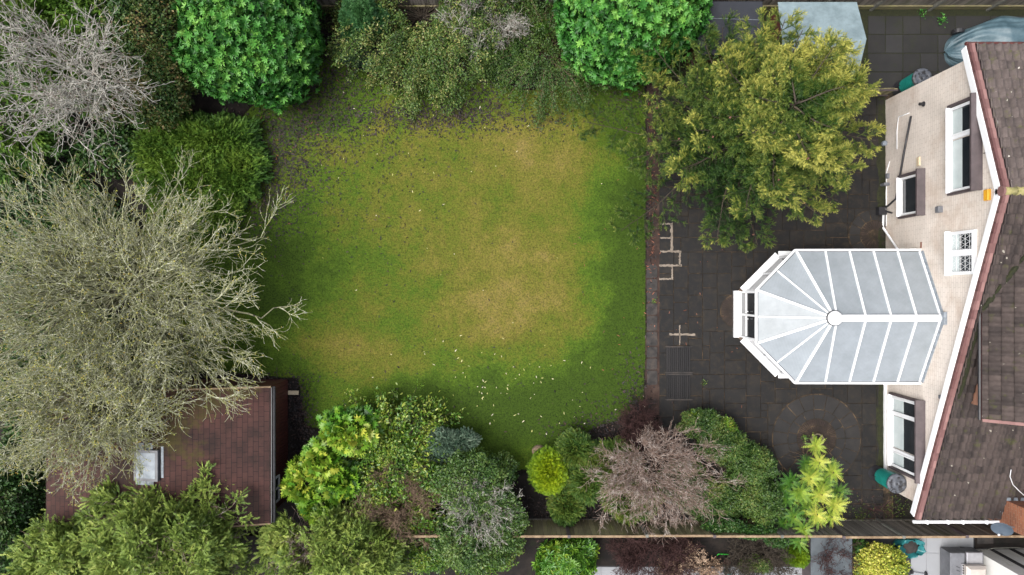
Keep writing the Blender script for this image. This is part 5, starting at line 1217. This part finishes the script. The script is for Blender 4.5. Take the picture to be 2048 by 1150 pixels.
# --- bottom border
shrub('castor_leaf_shrub', (690, 930), [(700, 860, 1.5, 1.0, .72, .8), (620, 960, 1.3, .72, .66, .8), (655, 915, 1.4, .7, .8, .8), (690, 955, 1.1, .7, .7, .8), (640, 1010, 1.0, .7, .6, .7)], 2600, PALM, LM['fatsia'], .19,
      'lime green shrub with large hand-shaped leaves beside the outbuilding', 'shrub', mode='dir', depth=.45, lumpa=.22, lumpk=3.2, nj=.5, nst=26,
      tintf=lambda p, n: .30 + .42 * np.clip((p[:, 2] - 1.0) / 1.1, 0, 1) + .2 * lump(p, 2, 9) + R.normal(0, .16, len(p)))
arching('camellia_shrub', (795, 880), 110, .95, 2.5, .02, 13000, LM['mid'], .115, 'mid green leafy shrub with pale leaf tips at the bottom of the lawn', 'shrub', T=OV, width=.42, elong=(1.25, .8), kper=8, leafw=.11,
        tintf=lambda q: .62 + .2 * lump(q, 3.0, 4) + R.normal(0, .24, len(q)))
bare_tree('tangled_vine', (805, 985), 'brown tangle of bare vine stems between the lime and the dark green shrubs', 'bark_tan', 44, 2.2, (7, 5, 3), (.8, .5, .28), 1.2, .018, .24, z0=.05, rtw=.0065, cat='vine', elong=(1.1, 1.0))
shrub('sprawling_shrub', (770, 1010), [(760, 985, 1.2, .9, .7, .7), (840, 1040, 1.1, .8, .6, .6), (870, 960, 1.1, .7, .7, .7)], 6500, OV, LM['mid'], .12, 'loose yellow-green leaved shrub growing through the brown vine tangle', 'shrub', width=.42, depth=.7, lumpa=.3, lumpk=4, nst=30)
shrub('evergreen_infill', (760, 900), [(760, 890, .9, 1.1, .6, .8), (830, 930, .8, .9, .6, .7), (700, 1040, .8, .9, .6, .7), (960, 1100, .9, 1.2, .7, .8), (860, 1110, .9, 1.0, .6, .8)], 24000, OV, LM['mid'], .075,
      'mid green small-leaved undergrowth between the lime shrub and the privet', 'shrub', width=.5, depth=.5, lumpa=.25, lumpk=3, nst=40, tintf=lambda p, n: .55 + .2 * lump(p, 3, 4) + R.normal(0, .2, len(p)))
shrub('blue_juniper', (905, 880), [(893, 882, 1.0, .50, .36, .5), (925, 880, .9, .42, .34, .45), (870, 905, .8, .35, .3, .4)], 6000, FRO, LM['blue'], .17, 'small blue-grey juniper at the bottom edge of the lawn', 'conifer', mode='dir', nj=.6, depth=.6, lumpa=.4, lumpk=5, nst=16)
shrub('privet', (955, 985), [(955, 965, 1.4, 1.2, 1.1, 1.1), (1000, 1040, 1.3, .9, 1.2, 1.1), (925, 1080, 1.4, 1.2, 1.1, 1.1), (1005, 935, .9, .7, .6, .8)], 36000, OV, LM['privet'], .08,
      'large dark green privet with pale grey bare twigs poking through', 'shrub', width=.5, depth=.45, lumpa=.26, lumpk=3.2, bark=M['bark_pink'], nst=90, tintf=lambda p, n: .52 + .2 * lump(p, 3, 4) + R.normal(0, .2, len(p)))
dome_tree('bare_shrub', (955, 985), (965, 1010, 1.7, 1.5, 1.6, 1.35), 'pale dead twigs standing out of the dark green privet', 'bark_grey', 46, (4, 3, 3), (.6, .35, .2), .03, .16, .0052, cat='shrub', out=.4, inner=.6)
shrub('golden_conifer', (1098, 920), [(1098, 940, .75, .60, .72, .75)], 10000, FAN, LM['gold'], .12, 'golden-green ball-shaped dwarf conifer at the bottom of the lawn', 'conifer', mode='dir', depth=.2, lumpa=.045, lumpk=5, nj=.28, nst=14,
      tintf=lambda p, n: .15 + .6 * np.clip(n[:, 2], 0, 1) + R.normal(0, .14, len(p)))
shrub('olive_conifer', (1160, 955), [(1150, 900, .7, .55, .6, .6), (1175, 960, .8, .7, .8, .8), (1135, 1010, .7, .5, .5, .5), (1230, 930, .7, .9, .8, .7), (1260, 1000, .6, .9, .6, .6)], 24000, FRO, LM['olive'], .17,
      'spreading olive-green conifer under the pinkish bare tree', 'conifer', mode='dir', depth=.4, lumpa=.2, lumpk=3, nj=.4, nst=30)
shrub('mixed_evergreen', (1450, 950), [(1400, 850, .8, .8, .5, .7), (1440, 890, .9, .9, .6, .8), (1500, 930, .9, .85, .7, .8), (1520, 1000, .9, .8, .8, .8), (1430, 1000, .7, 1.0, .8, .6), (1370, 960, .6, .8, .8, .5)], 70000, DI, LM['escal'], .068,
      'dense fine-leaved dark evergreen mass beside the patio under the bare tree', 'shrub', width=.6, depth=.4, lumpa=.2, lumpk=3, nst=50, tintf=lambda p, n: .36 + .20 * lump(p, 3, 4) + R.normal(0, .18, len(p)))
shrub('leafy_shrub', (1400, 845), [(1395, 835, .7, .40, .32, .5), (1450, 850, .75, .42, .32, .5)], 2600, OV, LM['mid'], .11, 'lighter green leafy shrub at the patio corner above the evergreen mass', 'shrub', width=.4, depth=.5, lumpa=.25, nst=20)
shrub('fence_ivy', (1470, 1055), [(1450, 1050, 1.3, .9, .22, .45), (1510, 1062, 1.3, .8, .25, .4), (1550, 1080, 1.0, .5, .25, .4)], 7000, OV, LM['ivy'], .075, 'green ivy climbing over the top of the timber fence', 'ivy', width=.7, depth=.5, lumpa=.2, tintf=lambda p, n: .5 + R.normal(0, .2, len(p)), nst=16)
# mahonia
base = P(1605, 975); t = thing('mahonia', base, 'bright yellow-green mahonia with toothed leaf rosettes at the patio edge', 'shrub')
tops = []
for px, py, z in [(1640, 925, 1.9), (1622, 958, 1.7), (1668, 945, 1.6), (1600, 990, 1.6), (1645, 990, 1.8), (1678, 1010, 1.7), (1590, 1035, 1.5), (1635, 1030, 1.8), (1665, 1035, 1.6), (1610, 1060, 1.7), (1575, 1000, 1.2), (1600, 1085, 1.4), (1585, 965, 1.2), (1625, 1000, 1.4), (1570, 1050, 1.1), (1650, 965, 1.4), (1612, 1020, 1.2), (1680, 985, 1.2), (1560, 1020, .9), (1615, 930, 1.1)]:
    tops.append(P(px, py, z))
tops = np.array(tops); st = stems(base, tops, K=7, wig=.05); V, F = tubes([(st, .028, .018, 6)]); mesh_np('stems', V, F, M['bark'], t)
ext = tops[R.integers(0, len(tops), 16)] + R.normal(0, .22, (16, 3)) * [1, 1, .5] - [0, 0, .2]; tops = np.concatenate([tops, ext])
bs, ax, tn = [], [], []
for i, c in enumerate(tops):
    hi = np.clip((c[2] - 1.0) / .8, 0, 1)
    for ringi, (nl, el) in enumerate(((8, .75), (10, .3), (10, -.1))):
        a = U(0, 6.28) + np.arange(nl) * 2 * np.pi / nl
        bs.append(np.tile(c - [0, 0, .05 + .06 * ringi], (nl, 1))); ax.append(np.stack([np.cos(a) * math.cos(el), np.sin(a) * math.cos(el), np.full(nl, math.sin(el))], -1) + R.normal(0, .1, (nl, 3)))
        tn.append(np.full(nl, .26 + .60 * hi * (1 if c[0] > P(1610, 0, 1.5)[0] else .55) - .10 * ringi) + R.normal(0, .08, nl))
bs, ax, tn = np.concatenate(bs), np.concatenate(ax), np.concatenate(tn)
V, F = place(PIN, bs, ax, np.tile(Z3, (len(bs), 1)), U(.26, .42, len(bs))); mesh_np('leaves', V, F, LM['mahonia'], t, tint=np.repeat(np.clip(tn, 0, 1), len(PIN[0])))
# --- neighbour side planting
shrub('rhododendron', (1135, 1120), [(1130, 1125, .8, .95, .75, .8), (1165, 1100, .6, .5, .5, .5)], 620, T_rosette(9, .26, .2), LM['rhodo'], .23, 'bright green rhododendron with long leaves just beyond the fence', 'shrub', mode='rosette', depth=.35, nj=.35, nst=18)
shrub('variegated_shrub', (1755, 1110), [(1762, 1125, .75, .85, .70, .75), (1730, 1140, .6, .5, .5, .5)], 6500, OV, LM['varieg'], .085, 'rounded yellow variegated shrub beyond the fence beside the teal bag', 'shrub', width=.55, depth=.35, lumpa=.12, lumpk=3.5)
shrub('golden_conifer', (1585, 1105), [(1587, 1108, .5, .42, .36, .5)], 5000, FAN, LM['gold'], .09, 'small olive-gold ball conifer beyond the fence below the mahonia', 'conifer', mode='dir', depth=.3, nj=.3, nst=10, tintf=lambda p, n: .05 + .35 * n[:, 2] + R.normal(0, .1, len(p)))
shrub('yellowish_shrub', (1515, 1125), [(1515, 1128, .4, .5, .3, .4), (1490, 1130, .35, .25, .25, .3)], 4200, DI, LM['escal'], .05, 'fine olive and yellow low shrub on the neighbour paving edge', 'shrub', depth=.5, width=.6, tintf=lambda p, n: .5 + .15 * lump(p, 4, 2) + R.normal(0, .2, len(p)))
shrub('leafy_shrub', (1712, 1088), [(1714, 1090, .4, .25, .3, .35)], 500, OV, LM['ivy'], .12, 'dark green leafy plant between the flat roof and the variegated shrub', 'shrub', width=.5, tintf=lambda p, n: .5 + R.normal(0, .2, len(p)), nst=8)
# --- spruce
def spruce(base_px, H, Rm, label):
    reseed(21); base = P(*base_px, 0); t = thing('spruce_tree', base, label, 'tree')
    tr = np.array([base, base + [0.02, 0.0, H * .5], base + [0.0, 0.0, H]])[None]
    hs, az, ln = [], [], []
    h = .9
    while h < H - .25:
        rr = Rm * (1 - (h / (H + .3)) ** 1.7) ** .55
        nb = 6 if h < H * .75 else 5
        for k in range(nb): hs.append(h + U(-.12, .12)); az.append(2 * np.pi * k / nb + U(-.4, .4) + h * 2.1); ln.append(rr * U(.62, 1.16))
        h += .42 if h < H * .55 else .30
    hs, az, ln = map(np.array, (hs, az, ln)); n = len(hs)
    ln = ln * (1 + .03 * np.cos(az - .9)) * np.where((hs < 2.6) & (np.cos(az - 2.7) > .5), 1.28, 1)
    st = base + np.stack([0 * hs, 0 * hs, hs], -1); el = .05 + .35 * (hs / H)
    d = np.stack([np.cos(az) * np.cos(el), np.sin(az) * np.cos(el), np.sin(el)], -1)
    br = grow(st, d, ln, 12, .05, (0, 0, -.05), (0, 0, .10)); br[..., 2] = np.maximum(br[..., 2], .25)
    per = 20
    tt = np.tile(np.linspace(0, 1, per), (n, 1)); lo_ = np.where(hs > H * .6, .04, .2)[:, None]; tt = lo_ + (.97 - lo_) * tt + U(-.015, .015, (n, per)); x = tt * 10.99; i = x.astype(int); f = (x - i)[..., None]; nn_ = np.arange(n)[:, None]
    a_, b_ = br[nn_, i], br[nn_, i + 1]; s = a_ + (b_ - a_) * f; tan = nrm(b_ - a_); side = nrm(np.cross(tan, Z3)) * np.where(np.arange(per) % 2, 1, -1)[None, :, None]
    dd = nrm(tan * .75 + side + R.normal(0, .14, s.shape)); L2 = ln[:, None] * .30 * (1.12 - tt) ** .55 * U(.65, 1.15, tt.shape) + .12
    sec = grow(s.reshape(-1, 3), dd.reshape(-1, 3), L2.ravel(), 6, .07, (0, 0, -.05), (0, 0, .06))
    k, d3, t3, pi = kids(sec, 6, .2, .95, .7, .15, flat=.6, up=.06); L3 = U(.12, .34, len(k)) * (1.2 - .5 * t3)
    ter = grow(k, d3, L3, 4, .08, (0, 0, .05))
    V, F = tubes([(tr, .14, .02, 9), (br, .032, .010, 5), (sec, .010, .005, 3)]); mesh_np('trunk_and_branches', V, F, M['bark'], t)
    P_, D_, A_ = [], [], []
    def addsh(pts, per_, tipbonus):
        K = pts.shape[1]
        for j in range(1, K):
            dv = nrm(pts[:, j] - pts[:, j - 1]); P_.append(pts[:, j - 1]); D_.append(dv + R.normal(0, .12, dv.shape)); A_.append(np.full(len(dv), tipbonus * (j == K - 1)))
    addsh(sec, 1, .25); addsh(ter, 1, .30)
    for sgn in (-1, 1):                                   # side shoots at tips
        dv = nrm(ter[:, -1] - ter[:, -2]); sd = nrm(np.cross(dv, Z3)); P_.append(ter[:, -2]); D_.append(dv + sd * sgn * .8 + R.normal(0, .1, dv.shape)); A_.append(np.full(len(dv), .22))
    P_, D_, A_ = np.concatenate(P_), nrm(np.concatenate(D_)), np.concatenate(A_)
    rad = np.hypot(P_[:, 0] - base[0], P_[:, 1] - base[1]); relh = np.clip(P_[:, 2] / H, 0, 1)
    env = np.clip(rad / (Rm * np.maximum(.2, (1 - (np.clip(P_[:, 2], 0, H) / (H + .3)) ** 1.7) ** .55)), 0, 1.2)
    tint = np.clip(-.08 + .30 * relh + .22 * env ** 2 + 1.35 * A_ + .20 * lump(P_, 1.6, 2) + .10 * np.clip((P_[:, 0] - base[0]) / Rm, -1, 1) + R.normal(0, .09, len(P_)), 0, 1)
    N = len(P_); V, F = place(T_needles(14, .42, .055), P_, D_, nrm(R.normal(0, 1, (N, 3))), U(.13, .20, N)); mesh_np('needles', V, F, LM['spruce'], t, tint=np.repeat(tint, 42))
    tips = br[R.choice(n, 22), -2] + R.normal(0, .25, (22, 3)); cm = mk('pinkish_brown_cones', [(.16, .07, .05), (.3, .15, .11)], 20, .8, .2)
    for c in tips: MB().lathe(tuple(c + [0, 0, .05]), [(.012, -.07), (.028, -.04), (.03, 0), (.018, .05), (.003, .07)], 8).build('cone', cm, t)
spruce((1448, 300), 6.6, 3.75, 'wide golden-tipped spruce overhanging the dark patio and side path')
# --- clumpy conifers bottom left
def clump_conifer(base_px, z, rad, ncl, label, spread=(1, 1), ht=4.6):
    base = P(*base_px, 0); t = thing('clumped_conifer', base, label, 'tree')
    a = U(0, 6.28, ncl); rr = np.sqrt(R.random(ncl)) * rad; c = base + np.stack([np.cos(a) * rr * spread[0], np.sin(a) * rr * spread[1], ht * (1 - .5 * (rr / rad) ** 2) - U(0, .9, ncl)], -1)
    st = stems(base, c, K=8, wig=.10); k, d, tt, pi = kids(st, 6, .5, .98, .8); sub = grow(k, d, U(.4, .9, len(k)), 5, .15, (0, 0, .06)); k2, d2, _, _ = kids(sub, 5, .3, .95, .8); s3 = grow(k2, d2, U(.15, .4, len(k2)), 4, .15, (0, 0, .05))
    V, F = tubes([(st, .05, .012, 6), (sub, .014, .006, 4), (s3, .007, .004, 3)]); mesh_np('branches', V, F, M['bark_pink'], t)
    tips = np.concatenate([sub[:, -1], s3[:, -1], s3[:, -2]]); tips = tips[(R.random(len(tips)) < .75) & (lump(tips, 1.9, 77) > -.35)]
    p = np.repeat(tips, 9, 0) + R.normal(0, .07, (len(tips) * 9, 3)); o = nrm(p - np.repeat(tips, 9, 0) + nrm(p - base) * .12 + Z3 * .03)
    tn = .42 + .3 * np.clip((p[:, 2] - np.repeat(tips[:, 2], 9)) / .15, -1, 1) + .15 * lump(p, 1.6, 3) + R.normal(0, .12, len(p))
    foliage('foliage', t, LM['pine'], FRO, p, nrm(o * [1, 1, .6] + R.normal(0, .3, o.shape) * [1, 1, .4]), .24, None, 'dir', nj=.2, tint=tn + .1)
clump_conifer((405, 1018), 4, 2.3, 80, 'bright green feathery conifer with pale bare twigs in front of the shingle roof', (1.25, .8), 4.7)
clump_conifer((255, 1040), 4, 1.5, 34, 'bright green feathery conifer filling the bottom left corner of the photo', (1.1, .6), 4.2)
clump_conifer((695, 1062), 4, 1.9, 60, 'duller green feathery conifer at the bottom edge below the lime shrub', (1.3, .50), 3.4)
# --- litter
def scatter(name, n, dens, mat, size, label, cat, T=OV, width=.45, zf=.03):
    P_ = []
    for a, b, ra, rb, w_ in dens:
        k = int(n * w_); P_.append(np.stack([R.normal(a, ra, k), R.normal(b, rb, k)], -1))
    q = np.concatenate(P_); x, y = (q[:, 0] - 1024) * HC / FP, (575 - q[:, 1]) * HC / FP; z = .02 + .012 * noise2(x, y, .9, 4) + U(.004, zf, len(x))
    p = np.stack([x, y, z], -1); N = len(p); ax = R.normal(0, 1, (N, 3)); ax[:, 2] *= .2; nm = Z3 + R.normal(0, .35, (N, 3))
    V, F = place(T, p, ax, nrm(nm), size * U(.35, 1.6, N), size * width * U(.7, 1.3, N)); return tag(mesh_np(name, V, F, mat, None, tint=np.repeat(R.random(N), len(T[0]))), label, cat, kind='stuff')
scatter('leaf_litter', 15000, [(600, 170, 60, 60, .10), (570, 310, 45, 60, .13), (680, 230, 90, 60, .09), (850, 232, 80, 16, .07), (960, 170, 45, 40, .07), (1010, 240, 110, 20, .03), (700, 60, 60, 40, .05), (650, 130, 40, 60, .06), (520, 400, 40, 60, .05), (1210, 862, 50, 25, .05),
        (1270, 800, 20, 50, .03), (600, 830, 14, 40, .05), (480, 758, 60, 8, .03), (1080, 60, 40, 50, .04), (1260, 180, 40, 40, .04), (1300, 420, 6, 60, .02), (1100, 1020, 70, 25, .04), (1730, 1010, 60, 16, .02), (800, 760, 300, 80, .012), (700, 400, 120, 100, .02), (200, 700, 100, 60, .03)],
        LM['litter'], .085, 'dark purple-brown fallen leaves on the lawn edges and beds', 'leaves')
scatter('pale_leaves', 130, [(1000, 775, 60, 45, .38), (930, 700, 90, 50, .08), (1070, 820, 90, 30, .14), (900, 400, 220, 160, .25), (760, 250, 150, 60, .08), (1200, 780, 50, 60, .05), (680, 780, 60, 30, .04)], LM['pale'], .08, 'small pale cream leaves scattered on the lawn', 'leaves', width=.35)
scatter('orange_bark_chips', 260, [(1303, 480, 5, 120, .35), (1303, 300, 6, 80, .15), (1400, 600, 60, 120, .15), (1230, 500, 50, 200, .1), (560, 250, 40, 80, .25)], leafmat('orange_leaf', [(.12, .04, .02), (.3, .1, .05)]), .10, 'reddish-brown fallen leaves along the edging strip', 'leaves', width=.22, zf=.045)
# weeds in the paving
def weeds(px, py, n, spread, size, label, mat='mid'):
    t = thing('paving_weed', P(px, py), label, 'weed'); c = P(px, py, .04); p = c + np.stack([R.normal(0, spread, n), R.normal(0, spread, n), U(.0, .08, n)], -1)
    foliage('leaves', t, LM[mat], OV, p, np.tile(Z3, (n, 1)), size, .5, tint=.5 + R.normal(0, .2, n)); V, F = tubes([(grow(np.repeat(c[None], 6, 0), R.normal(0, 1, (6, 3)) + Z3, .12, 4, .1), .004, .002, 3)]); mesh_np('stems', V, F, M['bark'], t)
weeds(1608, 875, 40, .07, .06, 'small weed in the brown sett ring left of the clay planter'); weeds(1632, 877, 40, .06, .07, 'weed growing inside the round clay planter')
weeds(1407, 766, 24, .05, .05, 'tiny weed in a patio joint right of the duckboards'); weeds(1308, 601, 22, .06, .05, 'tiny weed in the edging strip by the lawn'); weeds(1881, 41, 50, .10, .08, 'green weed clump at the foot of the far fence left of the tarpaulin', 'laurel')
weeds(1842, 26, 30, .07, .07, 'smaller green weed at the foot of the far fence', 'laurel'); weeds(1720, 1030, 160, .22, .05, 'weedy patch by the fence between mahonia and house corner', 'olive'); weeds(1790, 1015, 160, .25, .05, 'low green growth by the fence under the house corner', 'olive')
bare_tree('dry_weeds', (1745, 1018), 'dark dried brown weed stems along the fence near the house corner', 'bark_red', 40, .6, (5, 3), (.3, .2), 2.0, .008, .14, z0=.02, rtw=.004, cat='weeds', elong=(2.6, .7))
arching('dry_grass_tuft', (1612, 912), 26, 1.2, .55, .0, 0, None, .05, 'straw-coloured dry grass tuft beside the mahonia', 'grass tuft', bark='bark_tan', r=.005, kper=1, klen=.05)
arching('low_branch_shrub', (640, 45), 30, 1.6, 1.3, .0, 0, None, .05, 'thin bare dark stems in the shade right of the left laurel', 'shrub', bark='bark', r=.007, kper=6, klen=.4)
